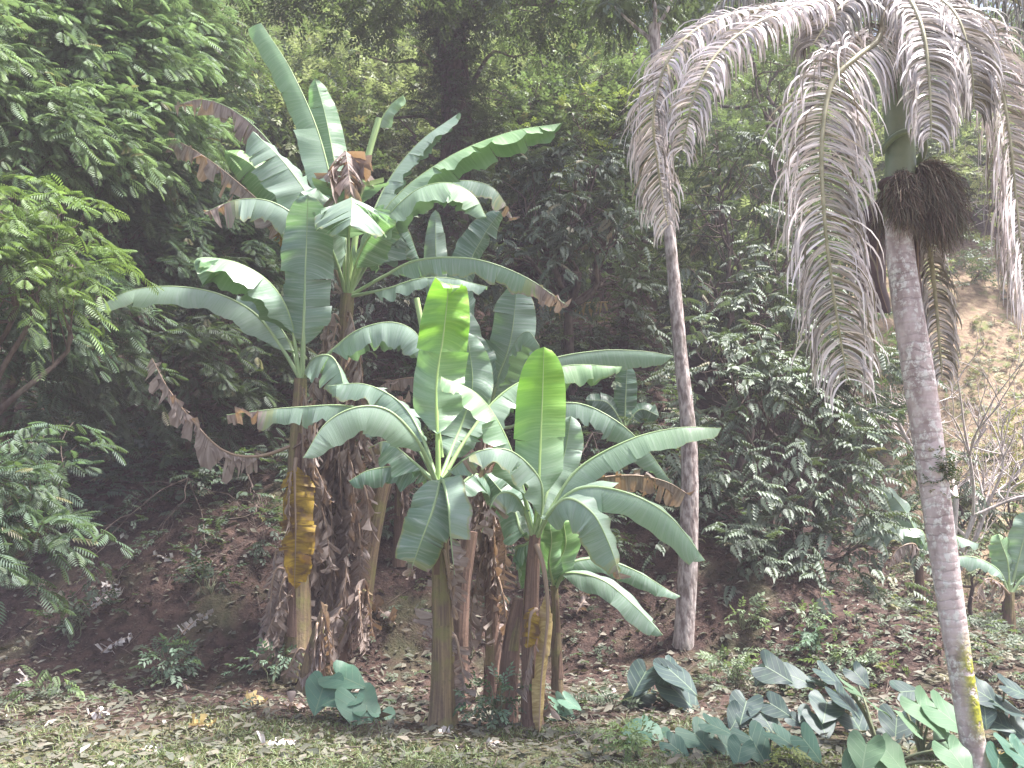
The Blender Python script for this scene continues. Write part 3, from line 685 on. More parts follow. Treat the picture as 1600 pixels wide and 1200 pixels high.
# --- C: right front plant
YE = 6.55
bE = P(832, 1128, YE); bE[2] = hf(bE[0], bE[1]) - 0.02
pe = thing('banana_plant', 'right front banana plant, bright yellow green upright leaf and long striped leaves spreading right', 'banana plant', bE, GB)
sE, spE = pseudostem(pe, bE, [bE] + pl([(828, 1000), (832, 900), (836, 835)], YE), 0.07, 0.042, 'stem_red')
cE = [(836, 840)]
def leafE(c, w, **k): return banana_leaf(pe, bE, pl(cE + c, YE), w, **k)
leafE([(841, 775), (845, 680, .03), (848, 610, .03), (850, 542, 0)], 0.42, hint=(0.05, -1, 0.15), near=8, far=8, pet=0.2, tears=1, young=0.95, rnd=0.8, wave=0.012, r0=0.019)
leafE([(862, 790, .1), (905, 730, .1), (985, 686, .05), (1060, 668, 0), (1127, 669, 0)], 0.34, hint='arch', near=42, far=5, pet=0.14, tears=4, rnd=0.95, young=0.15, wave=0.01)
leafE([(858, 800, -.1), (905, 762, -.2), (975, 768, -.3), (1045, 805, -.35), (1102, 876, -.4)], 0.36, hint=(0, -0.4, 1), near=38, far=10, pet=0.15, tears=4, rnd=1.0, young=0.12, wave=0.01)
leafE([(852, 810, -.15), (885, 778, -.3), (925, 800, -.42), (952, 850, -.45), (970, 905, -.45)], 0.34, hint=(0, -0.5, 1), near=40, far=5, pet=0.16, dry=0.90, tears=5, edge=0.5, rnd=0.9)
leafE([(848, 790, -.1), (842, 745, -.2), (800, 705, -.3), (755, 703, -.35), (722, 720, -.35)], 0.30, hint=(0, -0.3, 1), near=48, far=12, pet=0.14, tears=4, edge=0.5, rnd=1.0, dry=0.93)
leafE([(822, 800, -.1), (803, 772, -.2), (775, 775, -.28), (752, 832, -.3)], 0.27, hint='arch', near=50, far=20, pet=0.25, dry=0.62, tears=5, edge=0.6, rnd=0.8)
leafE([(815, 750, .0), (785, 670, -.05), (745, 615, -.1), (688, 588, -.15)], 0.34, hint='arch', near=28, far=10, pet=0.2, tears=4, rnd=0.6, young=0.25)
leafE([(855, 770, .15), (880, 715, .25), (892, 650, .25)], 0.32, hint='face', near=15, far=15, pet=0.15, tears=2, rnd=0.9)
leafE([(865, 790, .2), (915, 752, .3), (985, 742, .3), (1040, 752, .3), (1080, 775, .3)], 0.24, hint='arch', near=62, far=40, pet=0.2, dry=0.30, tears=5, edge=0.8, grav=0.2, label='brown edged withered leaf reaching right')
leafE([(815, 830, .2), (800, 790, .3), (760, 740, .35)], 0.34, hint='face', near=15, far=15, pet=0.15, tears=3, rnd=0.2)
leafE([(820, 850, .15), (805, 860, .25), (815, 920, .3)], 0.28, hint='arch', near=40, far=40, pet=0.15, tears=3, rnd=0.2)
banana_leaf(pe, bE, pl([(838, 850, -.06), (850, 890, -.12), (856, 960, -.14), (846, 1060, -.14), (842, 1150, -.2)], YE), 0.155, hint='face', near=30, far=45, pet=0.26, tears=4, name='dead_leaf', mat='tan', label='tan dead leaf hanging in a fold to the ground', wave=0.012)
banana_leaf(pe, bE, pl([(838, 950, -.06), (829, 962, -.12), (824, 1012, -.13)], YE), 0.14, hint=(-.4, -1, .3), near=5, far=20, pet=0.1, tears=9, gap=0.6, name='dead_leaf', mat='yellow', label='small yellow leaf low on the stem')
skirt(pe, bE, spE, (0.2, 0.5), 2, 0.35, 0.12, 0.08, seed=34)

# --- young sucker beside C and others
bF = P(872, 1010, 7.3); bF[2] = hf(bF[0], bF[1]) - 0.02
pf = thing('banana_sucker', 'young banana shoot right of the front plants, two teal leaves arching low to the right', 'banana plant', bF, GB)
pseudostem(pf, bF, [bF] + pl([(868, 960), (866, 915)], 7.3), 0.05, 0.03)
def leafF(c, w, **k): return banana_leaf(pf, bF, pl([(866, 918)] + c, 7.3), w, r0=0.014, **k)
leafF([(880, 885), (930, 872), (990, 890), (1062, 933)], 0.24, hint=(0, -0.5, 1), near=30, far=10, pet=0.12, tears=2, rnd=0.5, wave=0.01)
leafF([(885, 895, -.1), (940, 905, -.25), (990, 945, -.3), (1036, 992, -.3)], 0.25, hint=(0, -0.6, 1), near=25, far=10, pet=0.12, tears=2, rnd=0.8, wave=0.01)
leafF([(872, 880, -.1), (884, 850, -.15), (878, 800, -.15)], 0.28, hint='face', near=10, far=10, pet=0.05, tears=2, young=0.5, rnd=0.4)
leafF([(858, 880, -.2), (862, 845, -.25), (858, 812, -.25)], 0.22, hint='face', near=10, far=10, pet=0.05, tears=2, young=0.35, rnd=0.2)

# --- bare stems and stumps of the clump
def bare_stem(label, px, py, Y, ctrl, r0, r1, mat, sk=0, skl=0.6, seed=0, group='dead banana plants in the clump'):
    b = P(px, py, Y); b[2] = hf(b[0], b[1]) - 0.03
    t = thing('dead_banana_plant', label, 'dead banana plant', b, group)
    o, pts = pseudostem(t, b, [b] + pl(ctrl, Y), r0, r1, mat)
    if sk: skirt(t, b, pts, (0.45, 0.98), sk, skl, 0.2, 0.10, seed=seed)
bare_stem('thick leaning banana stem without leaves behind the yellow dead leaf', 562, 960, 8.95, [(578, 850), (600, 745)], 0.10, 0.085, 'stem')
bare_stem('short reddish banana stem just behind the straight yellow brown stem', 712, 1005, 7.3, [(722, 920), (735, 830)], 0.085, 0.06, 'stem_red')
bare_stem('leaning red brown stump at the foot of the right front plant', 790, 1120, 6.75, [(798, 1020), (812, 935)], 0.085, 0.05, 'stem_red')
bare_stem('dead banana stem hung with dry pale flags between the two front plants', 772, 1030, 7.7, [(768, 900), (762, 690)], 0.07, 0.05, 'stem_red', 20, 0.7, 41)
bare_stem('dead banana stem in shade behind the leaning one, hung with dry leaves', 625, 900, 9.6, [(625, 760), (622, 620)], 0.07, 0.05, 'stem_red', 14, 0.7, 43)
bare_stem('twisted stump of old dry sheaths at the base of the tallest plant', 520, 1040, 8.35, [(540, 980), (575, 925)], 0.10, 0.05, 'stem', 8, 0.4, 44)
bare_stem('flaring pale stump left below the tallest plant', 480, 1062, 7.95, [(492, 1010), (508, 945)], 0.10, 0.025, 'stem', 8, 0.4, 45)

# --- small banana plants far right and behind
YG = 9.2
bG = P(1575, 1000, YG); bG[2] = hf(bG[0], bG[1]) - 0.02
pg = thing('banana_plant', 'small pale green banana plant at the right edge behind the leaning palm trunk', 'banana plant', bG, 'small banana plants beyond the spur')
pseudostem(pg, bG, [bG] + pl([(1577, 960), (1578, 925)], YG), 0.07, 0.04)
for c, w_, k in [([(1560, 890), (1520, 870), (1480, 872)], 0.26, dict(hint='arch', near=35, far=10)), ([(1590, 880), (1600, 840), (1606, 800)], 0.3, dict(hint='face', near=10, far=10)),
                 ([(1575, 880), (1565, 850), (1560, 835)], 0.3, dict(hint='face', near=15, far=10, young=0.3)), ([(1600, 900), (1630, 890), (1660, 930)], 0.3, dict(hint='arch', near=35, far=10)),
                 ([(1560, 910, -.2), (1540, 905, -.3), (1525, 940, -.35)], 0.2, dict(hint='arch', near=50, far=40, dry=0.0, name='dead_leaf'))]:
    banana_leaf(pg, bG, pl([(1578, 928)] + c, YG), w_, pet=0.15, tears=4, rnd=0.7, **k)
bH = P(1440, 985, 10.2); bH[2] = hf(bH[0], bH[1]) - 0.02
ph_ = thing('banana_plant', 'small banana plant half hidden left of the leaning palm trunk, blue grey leaves', 'banana plant', bH, 'small banana plants beyond the spur')
pseudostem(ph_, bH, [bH] + pl([(1438, 940), (1436, 880)], 10.2), 0.07, 0.04, 'stem_red')
for c, w_, k in [([(1420, 835), (1380, 815), (1330, 830)], 0.3, dict(hint='arch', near=30, far=5)), ([(1445, 840), (1430, 826), (1380, 832), (1350, 850)], 0.3, dict(hint='arch', near=20, far=0)),
                 ([(1430, 850, -.2), (1400, 860, -.3), (1385, 900, -.4)], 0.28, dict(hint='arch', near=50, far=40, dry=0.1, name='dead_leaf')), ([(1450, 850), (1480, 835), (1530, 850)], 0.3, dict(hint='arch', near=30, far=10)),
                 ([(1430, 830), (1400, 780), (1370, 760)], 0.3, dict(hint='face', near=10, far=20))]:
    banana_leaf(ph_, bH, pl([(1436, 885)] + c, 10.2), w_, pet=0.12, tears=4, rnd=1.0, **k)
bI = P(975, 720, 11.2); bI[2] = hf(bI[0], bI[1]) - 0.02
pi_ = thing('banana_sucker', 'small dark banana shoot standing upright in shade left of the slim leaning trunk', 'banana plant', bI, 'small banana plants beyond the spur')
pseudostem(pi_, bI, [bI] + pl([(975, 690), (976, 665)], 11.2), 0.05, 0.03)
for c, w_ in [([(977, 630), (980, 570)], 0.34), ([(950, 630), (915, 625)], 0.3), ([(1000, 640), (1030, 650)], 0.3)]:
    banana_leaf(pi_, bI, pl([(976, 668)] + c, 11.2), w_, hint='face', near=12, far=12, pet=0.1, tears=2, rnd=0.0)

# ------------------------------------------------------------------ the leaning palm on the right
YP = 5.6
bP = P(1530, 1200, YP); bP[2] = hf(bP[0], bP[1]) - 0.05
palm = thing('palm_tree', 'tall leaning palm with drooping pinkish fronds, fruit brushes and moss low on its trunk', 'palm', bP)
tr, Lp = spline([bP] + pl([(1500, 1040), (1472, 850), (1440, 620), (1412, 440), (1402, 340)], YP), 70)
tt = np.linspace(0, 1, 70); rw = np.interp(tt, [0, 0.05, 0.2, 0.45, 0.7, 0.92, 1.0], [0.135, 0.088, 0.088, 0.105, 0.118, 0.108, 0.095])
rw = rw * 0.82 * (1 + 0.004 * np.sin(tt * 190) + 0.02 * (vnoise(tt * 30, tt * 0, 4) - 0.5))
m = MB(); m.tube(tr, rw, 24); m.build('trunk', M['palm_bark'], palm, bP)
m = MB(); cs_, _ = spline(pl([(1401, 345), (1407, 250), (1398, 120), (1386, 0), (1380, -60)], YP), 30)
m.tube(cs_, np.interp(np.linspace(0, 1, 30), [0, 0.15, 0.6, 1], [0.085, 0.098, 0.082, 0.06]), 20); m.build('crownshaft', M['crownshaft'], palm, bP)
# ring scar collar and the arching old stalk round the shaft
m = MB(); a = np.linspace(math.pi * 1.02, math.pi * 2.15, 16); cc = P(1410, 245, YP)
m.tube(np.stack([cc[0] + 0.135 * np.cos(a), cc[1] + 0.135 * np.sin(a), cc[2] + 0.10 * np.sin((a - math.pi)) + 0.02 - 0.10 * (a < 0)], 1), np.linspace(0.02, 0.026, 16), 8)
m.build('stalk_ring', M['crownshaft'], palm, bP)
m = MB(); a = np.linspace(0, 2 * math.pi, 20); cc = P(1404, 290, YP)
m.tube(np.stack([cc[0] + 0.108 * np.cos(a), cc[1] + 0.108 * np.sin(a), cc[2] - 0.02 * np.cos(a)], 1), 0.022, 8); m.build('leaf_scar_collar', M['spathe'], palm, bP)

def brush(top, c, r, n, seed):
    rr = np.random.default_rng(seed); m = MB()
    top = np.asarray(top); ns = 6
    d = nrm(rr.normal(size=(n, 3))); end = np.asarray(c) + d * np.asarray(r) * (0.15 + 0.95 * rr.random((n, 1)) ** 0.5)
    mid = top * 0.45 + end * 0.55 + np.array([0, 0, 0.10]) + (end - top) * np.array([0.25, 0.25, 0]) + rr.normal(size=(n, 3)) * 0.02
    t = np.linspace(0.15, 1, ns)[None, :, None]
    p = (1 - t) ** 2 * top + 2 * t * (1 - t) * mid[:, None] + t ** 2 * end[:, None] + rr.normal(size=(n, ns, 3)) * 0.016 * np.linspace(0.3, 1, ns)[None, :, None] + (rr.normal(size=(n, 1, 3)) * 0.05) * (t - 0.15) ** 2
    wdt = 0.0020 * np.linspace(1.2, 0.7, ns)[None, :, None]
    sd_ = nrm(np.cross(end - top, rr.normal(size=(n, 3))))[:, None]
    V = np.stack([p - sd_ * wdt, p + sd_ * wdt], 2).reshape(-1, 3)
    i = np.arange(n)[:, None] * ns * 2 + np.arange(ns - 1)[None] * 2; i = i.ravel()
    col = np.ones((n, ns * 2, 4)); col[..., 0] = rr.random(n)[:, None]; col[..., 1] = rr.random(n)[:, None]; col[..., 2] = 0
    m.add(V, quads=np.stack([i, i + 1, i + 3, i + 2], 1), col=col.reshape(-1, 4))
    stuff(m.build('fruit_strands', M['strand'], palm, bP))
brush(P(1412, 278, YP - .08), P(1413, 325, YP - .13), (0.10, 0.07, 0.16), 2200, 1)
brush(P(1436, 258, YP - .05), P(1472, 335, YP - .08), (0.15, 0.13, 0.25), 4200, 2)
brush(P(1395, 290, YP + .05), P(1390, 350, YP + .15), (0.09, 0.08, 0.18), 700, 3)
# old dry spathes hanging behind the trunk
for ctrl, wd in (([(1392, 300, .13), (1375, 360, .2), (1372, 430, .22), (1388, 490, .2)], 0.30), ([(1420, 300, .13), (1432, 350, .2), (1435, 420, .2), (1440, 470, .2)], 0.15)):
    banana_leaf(palm, bP, pl(ctrl, YP), wd, hint='face', near=35, far=35, pet=0.0, tears=0, name='dry_spathe', mat='spathe_leaf' if 'spathe_leaf' in M else 'spathe', r0=0.01, wave=0.008)

def frond(ctrl, L0, hint, n=85, dry=0.5, shade=0.0, seed=0, start=0.12, lift=0.35, grav=0.88, label=None, droopvar=0.14):  # dry: how many leaflets are coloured pale as if sunlit; shade: painted darkening
    rr = np.random.default_rng(seed); pts, L = spline(pl(ctrl, YP), 90); T, S, Nn = frame(pts, hint)
    m = MB(); tt = np.linspace(0, 1, 90); m.tube(pts, 0.019 * (1 - tt) ** 0.8 + 0.004, 6)
    ra = m.build('frond', M['rachis'], palm, bP)
    if label: ra['label'] = label
    m = MB(); ns = 8; s = np.linspace(0, 1, ns)
    for sgn in (1, -1):
        for row in range(2):
            f = np.linspace(start, 0.995, n) + rr.normal(size=n) * 0.003; f = np.clip(f, 0, 1); x = f * 89; i = np.minimum(x.astype(int), 88)
            b = pts[i] + (pts[i + 1] - pts[i]) * (x - i)[:, None]
            l = L0 * (0.45 + 0.55 * np.sin(np.clip((f - start) / (1 - start), 0, 1) ** 0.8 * math.pi * 0.80 + 0.25)) * (0.8 + 0.4 * rr.random(n))
            l *= np.where(f > 0.93, 0.75, 1)
            d = nrm(S[i] * sgn * (0.95 + 0.07 * rr.normal(size=(n, 1))) + T[i] * (0.30 + 0.10 * rr.normal(size=(n, 1))) + Nn[i] * (lift * (1.0, 0.25)[row] + 0.09 * rr.normal(size=(n, 1))))
            g = (grav * (1 + droopvar * rr.normal(size=n)))[:, None, None]
            sl = s[None, :, None]
            # the leaflet leaves sideways and bends over under its own weight
            dirs = d[:, None] * (1 - np.clip(g * sl ** 1.25 * 1.25, 0, 0.97)) + np.array([0, 0, -1.0]) * np.clip(g * sl ** 1.25 * 1.25, 0, 0.97) * 1.0
            dirs = nrm(dirs + rr.normal(size=(n, 1, 3)) * 0.03)
            stp = dirs * (l[:, None, None] / (ns - 1)); p = b[:, None] + np.cumsum(stp, 1) - stp[:, :1]
            wd = 0.0058 * (np.sin(np.clip(s * 0.9 + 0.1, 0, 1) * math.pi) ** 0.6 * 0.9 + 0.12)[None, :, None] * (0.7 + 0.6 * rr.random((n, 1, 1)))
            side = nrm(np.cross(dirs, T[i][:, None] * 0.3 + nrm(rr.normal(size=(n, 1, 3))) * 0.6 + Nn[i][:, None] * 0.8))
            V = np.stack([p - side * wd, p + side * wd], 2).reshape(-1, 3)
            k = (np.arange(n)[:, None] * ns * 2 + np.arange(ns - 1)[None] * 2).ravel()
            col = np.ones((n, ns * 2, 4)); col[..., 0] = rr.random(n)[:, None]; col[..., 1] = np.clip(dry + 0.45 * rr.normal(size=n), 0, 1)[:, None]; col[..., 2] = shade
            m.add(V, quads=np.stack([k, k + 1, k + 3, k + 2], 1), col=col.reshape(-1, 4))
    stuff(m.build('leaflets', M['frond'], ra, bP))
frond([(1380, -30), (1300, -5), (1200, 12, -.1), (1110, 35, -.2), (1050, 85, -.25), (1022, 170, -.25), (1028, 260, -.2), (1044, 352, -.2)], 0.37, (0, -0.5, 1), n=125, dry=0.72, seed=1, label='long frond arching left and hanging to its tip')
frond([(1382, -20, -.1), (1290, 0, -.3), (1200, 28, -.5), (1125, 80, -.6), (1085, 150, -.65), (1066, 235, -.6)], 0.32, (0, -0.6, 1), n=100, dry=0.75, seed=2)
frond([(1385, 0, -.15), (1372, 60, -.4), (1340, 88, -.55), (1300, 130, -.6), (1284, 220, -.62), (1288, 340, -.6), (1304, 470, -.55), (1324, 592, -.5)], 0.46, (0.35, -0.8, 0.5), n=135, dry=0.72, seed=3, label='pinkish frond painted pale as if sunlit, hanging straight down left of the trunk')
frond([(1388, -30, -.2), (1418, -5, -.5), (1442, 50, -.65), (1452, 130, -.7), (1455, 215, -.7)], 0.30, (0, -1, 0.5), n=110, dry=0.7, shade=0.12, seed=4, label='grey green frond hanging in front of the crownshaft')
frond([(1392, -20, 0), (1470, 10, -.1), (1535, 60, -.15), (1570, 170, -.15), (1588, 320, -.1), (1606, 480, -.1)], 0.52, (-0.3, -0.8, 0.8), n=165, dry=0.75, seed=5, label='frond arching down along the right edge')
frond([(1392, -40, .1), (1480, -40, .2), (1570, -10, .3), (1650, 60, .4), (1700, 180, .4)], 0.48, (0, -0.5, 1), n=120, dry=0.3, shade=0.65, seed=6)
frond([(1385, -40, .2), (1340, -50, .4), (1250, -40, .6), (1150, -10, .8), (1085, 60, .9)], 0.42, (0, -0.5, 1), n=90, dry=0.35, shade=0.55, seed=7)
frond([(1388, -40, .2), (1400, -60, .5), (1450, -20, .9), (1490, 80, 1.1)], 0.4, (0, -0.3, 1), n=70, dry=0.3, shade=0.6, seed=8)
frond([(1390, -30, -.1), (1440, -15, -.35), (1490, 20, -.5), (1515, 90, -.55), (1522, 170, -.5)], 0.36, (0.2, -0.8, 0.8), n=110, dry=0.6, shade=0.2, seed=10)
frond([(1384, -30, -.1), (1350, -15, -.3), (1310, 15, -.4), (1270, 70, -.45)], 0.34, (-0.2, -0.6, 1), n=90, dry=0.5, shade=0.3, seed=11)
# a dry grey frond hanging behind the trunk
frond([(1430, 330, .15), (1450, 380, .25), (1462, 470, .3), (1472, 590, .3)], 0.22, (0, -1, 0.3), n=60, dry=0.35, shade=0.2, seed=9, label='dry grey frond hanging behind the trunk')
# a small tuft of epiphyte on the trunk
m = MB(); pe_ = P(1475, 735, YP - .06); cn = pe_[None] + rng.normal(size=(70, 3)) * np.array([0.05, 0.03, 0.07]); 
scatter(m, 'twig', cn, rng.normal(size=(70, 3)) + np.array([0, -0.6, 0]), UP + rng.normal(size=(70, 3)) * 0.3, 0.07, dry=0.2)
tag(stuff(m.build('clinging_vine', M['small_dark'], None, pe_)), 'small dark tuft of vine clinging to the middle of the leaning palm trunk', 'vine')

# a dead frond hanging in the bushes behind
b = P(905, 480, 12.3); t = thing('dead_frond', 'pale dead frond with hanging strips lying level behind the brown tipped banana leaf', 'dead leaf', b)
p_, _ = spline([P(830, 482, 12.3), P(890, 475, 12.25), P(950, 472, 12.3)], 24); m = MB(); m.tube(p_, 0.012, 5); m.build('midrib', M['tan'], t, b)
m = MB()
for k_ in range(22):
    q = p_[k_ + 1]; L_ = rng.uniform(0.14, 0.24); w_ = rng.uniform(0.008, 0.018); dx = rng.normal() * 0.02
    V = [q + np.array([-w_, 0, 0]), q + np.array([w_, 0, 0]), q + np.array([w_ + dx, -0.02, -L_ * .6]), q + np.array([-w_ + dx, -0.02, -L_ * .6]), q + np.array([dx * 1.5, -0.01, -L_])]
    m.add(V, quads=[(0, 1, 2, 3)], tris=[(3, 2, 4)])
stuff(m.build('leaf_strips', M['white'] if 'white' in M else M['tan'], t, b))
# ------------------------------------------------------------------ slim leaning trunk in the middle
bS = P(1068, 1042, 9.0); bS[2] = hf(bS[0], bS[1]) - 0.05
slim = thing('slim_tree', 'slim ringed grey trunk leaning left, its top lost behind the long palm frond', 'tree', bS)
p_, _ = spline([bS] + pl([(1075, 880), (1077, 700), (1064, 560), (1055, 460), (1044, 340), (1030, 160), (1022, 40)], 9.0), 60)
m = MB(); t_ = np.linspace(0, 1, 60); m.tube(p_, (0.104 - 0.042 * np.clip(t_ * 1.7, 0, 1)) * (1 + 0.05 * (vnoise(t_ * 22, t_ * 0, 9) - 0.5) * 2), 14); m.build('trunk', M['slim_bark'], slim, bS)
m = MB()
for q in ((1010, -40), (1060, -30), (960, 10)):
    limb(m, p_[-3], P(*q, 9.1), 0.03, 0.01)
m.build('branch', M['slim_bark'], slim, bS)
m = MB()
for q in ((1000, -60, 70), (1080, -50, 60), (960, 0, 40)):
    r = px_size(q[2], 9); crown_leaves(m, P(q[0], q[1], 9.1), (r, r, r * .8), 'compound', 220, 0.16)
stuff(m.build('crown', M['lobed'], slim, bS))
# ------------------------------------------------------------------ vine covered trunk at the back
bV = P(705, 700, 13.5); bV[2] = hf(bV[0], bV[1]) - 0.1
vt = thing('vine_covered_tree', 'tall brown tree trunk wrapped in vines behind the tallest banana plant, dark crown widened unseen to shade the slope', 'tree', bV)
p_, _ = spline([bV] + pl([(705, 520), (708, 330), (712, 160), (700, 0), (690, -150)], 13.5), 50)
m = MB(); t_ = np.linspace(0, 1, 50); m.tube(p_, (0.26 - 0.10 * t_) * (1 + 0.18 * (vnoise(t_ * 14, t_ * 0, 3) - 0.5)), 14)
for k_ in range(14):
    f = rng.integers(18, 46); q = p_[f] + np.array([rng.choice([-1, 1]) * rng.uniform(0.5, 1.5), rng.normal() * 0.4, rng.uniform(0.2, 0.9)]); limb(m, p_[f], q, 0.05, 0.008, 0.5, 5)
m.build('trunk', M['bark'], vt, bV)
m = MB()
for k_ in range(8):
    ph0 = rng.uniform(0, 6.28); aa = ph0 + t_ * rng.uniform(-5, 5); rr_ = 0.28 - 0.09 * t_
    m.tube(p_ + np.stack([np.cos(aa) * rr_, np.sin(aa) * rr_, 0 * aa], 1), 0.022, 5, cap=False)
m.build('vine', M['bark'], vt, bV)
m = MB()
for k_ in range(110):
    f = rng.integers(4, 49); crown_leaves(m, p_[f] + np.array([rng.normal() * 0.25, -0.2, 0]), (0.32, 0.25, 0.42), 'twig', 56, 0.13)
for q in ((770, 30, 70), (700, 10, 60), (820, 0, 70), (720, -70, 90)):
    r = px_size(q[2], 13.4); crown_leaves(m, P(q[0], q[1], 13.4), (r, r, r * .9), 'twig', int(420 * r * r), 0.15)
for q in ((-3.6, 10.9, 8.9), (-2.2, 11.4, 8.8), (-0.8, 10.8, 8.9), (0.5, 11.3, 8.8), (1.8, 10.9, 9.0), (3.0, 11.6, 9.2), (-1.5, 12.6, 9.6), (0.2, 12.7, 9.6), (1.7, 12.6, 9.7), (-3.2, 12.4, 9.6), (3.4, 12.8, 10.0)):  # unseen boughs above the frame, added to keep sun off the slope
    c_ = np.array(q); crown_leaves(m, c_, (1.15, 0.95, 0.6), 'twig', 560, 0.2)
    tm2 = MB(); limb(tm2, p_[38], c_, 0.08, 0.02, 0.25, 6); tm2.build('branch', M['bark'], vt, bV)
stuff(m.build('crown', M['small_dark'], vt, bV))

# ------------------------------------------------------------------ trees and shrubs
BT = 'trees on the hillside'
RT = (0.45, -0.35, -0.1)
tree('feathery_tree', 'tall feathery leaved tree filling the top left corner, mid green drooping sprays', [(50, 50, 8.8, 120), (180, 90, 9.3, 120), (110, 220, 8.6, 110), (260, 40, 9.9, 90), (30, 180, 8.3, 90), (230, 190, 9.4, 90), (310, 110, 10.4, 70), (-60, 100, 8, 110), (140, -60, 9, 120)],
     'feather', 2300, 'feather_far', 0.17, base=(-6.2, 10.5), r0=0.12, towards=RT, layer=0.24)
tree('feathery_tree', 'bright yellow green feathery branch reaching in at the left edge', [(20, 415, 7.4, 65), (100, 335, 7.6, 50), (0, 310, 7.5, 55), (105, 405, 7.7, 42), (-60, 360, 7.2, 80)],
     'feather', 1800, 'feather_bright', 0.175, base=(-5.2, 8.2), r0=0.06, towards=RT, layer=0.13)
tree('feathery_tree', 'teal green feathery tree left of the dried banana leaves, above the dark hollow', [(200, 320, 10.4, 95), (285, 290, 10.9, 90), (235, 410, 10.3, 80), (335, 390, 10.8, 80), (120, 470, 9, 70), (60, 510, 8.6, 70), (20, 460, 8.4, 70), (390, 330, 11.2, 60)],
     'feather', 2200, 'feather_teal', 0.165, base=(-4.9, 12), r0=0.08, towards=RT, layer=0.16)
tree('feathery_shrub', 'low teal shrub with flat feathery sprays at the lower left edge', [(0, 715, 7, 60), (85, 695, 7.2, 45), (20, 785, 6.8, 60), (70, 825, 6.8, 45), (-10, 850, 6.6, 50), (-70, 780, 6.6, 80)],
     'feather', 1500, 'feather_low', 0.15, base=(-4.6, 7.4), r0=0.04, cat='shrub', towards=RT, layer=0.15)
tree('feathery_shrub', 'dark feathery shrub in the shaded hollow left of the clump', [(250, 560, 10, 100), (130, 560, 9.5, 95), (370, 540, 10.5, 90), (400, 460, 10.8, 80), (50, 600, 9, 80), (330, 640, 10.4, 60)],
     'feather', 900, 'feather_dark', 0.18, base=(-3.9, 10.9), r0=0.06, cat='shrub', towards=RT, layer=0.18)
tree('leafy_shrub', 'low leafy shrub growing under the brown leaf flags left of the yellow dead leaf', [(360, 740, 9.9, 55), (400, 800, 9.6, 45), (350, 690, 10.1, 45)], 'twig', 700, 'feather_dark', 0.13, r0=0.03, cat='shrub')
tree('compound_leaved_tree', 'dark grey green compound leaved tree right of the long white edged banana leaf', [(820, 310, 11.2, 70), (900, 295, 11.2, 75), (960, 340, 11.2, 65), (860, 400, 11.6, 70), (935, 255, 11.6, 60), (960, 440, 11.8, 60), (800, 390, 12, 60)],
     'compound', 330, 'lobed', 0.26, r0=0.08, towards=(0, -0.6, 0))
tree('compound_leaved_shrub', 'broad grey green compound leaved shrub right of the slim trunk, level with the frond tip', [(1130, 560, 10.6, 70), (1220, 530, 10.9, 75), (1180, 620, 10.4, 70), (1270, 610, 10.5, 75), (1345, 580, 10.7, 65), (1120, 650, 10.3, 45), (1330, 520, 11, 60)],
     'compound', 400, 'lobed', 0.24, r0=0.06, cat='shrub', towards=(0, -0.6, 0))
tree('compound_leaved_shrub', 'lower grey green compound leaved shrub overhanging the earth spur between the two trunks', [(1180, 740, 10, 75), (1270, 720, 10.2, 75), (1130, 800, 9.9, 50), (1240, 830, 9.8, 65), (1320, 790, 10.2, 60), (1190, 890, 9.6, 50), (1360, 700, 10.5, 60), (1290, 890, 9.7, 45), (1370, 850, 10.6, 55), (1130, 880, 9.7, 40)],
     'compound', 400, 'lobed', 0.25, r0=0.06, cat='shrub', towards=(0, -0.6, 0))
tree('compound_leaved_shrub', 'small grey green shrub right of the leaning palm trunk, below the bare hillside', [(1500, 740, 11.4, 50), (1545, 770, 11.4, 50), (1420, 720, 11.4, 50), (1500, 810, 11.2, 40)], 'compound', 420, 'lobed', 0.22, r0=0.05, cat='shrub')
tree('dark_tree', 'dark compound leaved tree behind the gap between the long frond and the hanging frond', [(1130, 330, 13, 85), (1210, 270, 13.4, 90), (1120, 210, 13.8, 80), (1110, 440, 12.6, 70), (1230, 400, 13, 80), (1190, 470, 12.6, 60)],
     'compound', 330, 'lobed_dark', 0.24, r0=0.09, group=BT)
tree('dark_tree', 'dark tree standing between the slim trunk and the compound leaved tree', [(1010, 420, 13, 60), (980, 510, 12.8, 55), (1010, 350, 13.4, 60), (930, 480, 12.8, 50)], 'twig', 420, 'small_dark', 0.17, r0=0.08, group=BT)
tree('yellow_green_bush', 'sunny yellow green bush above the tip of the long banana leaf', [(900, 185, 14.5, 55), (985, 175, 15, 55), (880, 240, 14.5, 40)], 'twig', 420, 'small_yellow', 0.16, r0=0.05, cat='bush', group=BT)
tree('yellow_green_bush', 'fresh green creeper covered tree in the bright gap at top centre', [(845, 130, 15.5, 60), (850, 60, 16, 60)], 'twig', 420, 'feather_bright', 0.15, r0=0.06, group=BT)
tree('leafy_bush', 'light leafy bush behind the grey blue banana leaf, left of the slim trunk', [(900, 530, 12, 45), (960, 590, 11.8, 45), (1010, 600, 11.8, 40), (880, 600, 12, 40), (930, 420, 13, 35)], 'twig', 600, 'small_green', 0.13, r0=0.03, cat='bush', group='bushes at the foot of the hill')
tree('leafy_bush', 'yellow brown withered bush at the right edge under the bare hillside', [(1550, 680, 12, 45), (1600, 710, 11.8, 55), (1570, 770, 11.6, 50), (1620, 640, 12, 40)], 'twig', 520, 'small_brown', 0.14, r0=0.03, cat='bush', group='bushes at the foot of the hill')
tree('leafy_bush', 'green bush at the right edge below the withered one', [(1530, 850, 10.6, 45), (1590, 830, 10.8, 45), (1460, 880, 10.8, 35)], 'twig', 560, 'small_green', 0.13, r0=0.03, cat='bush', group='bushes at the foot of the hill')
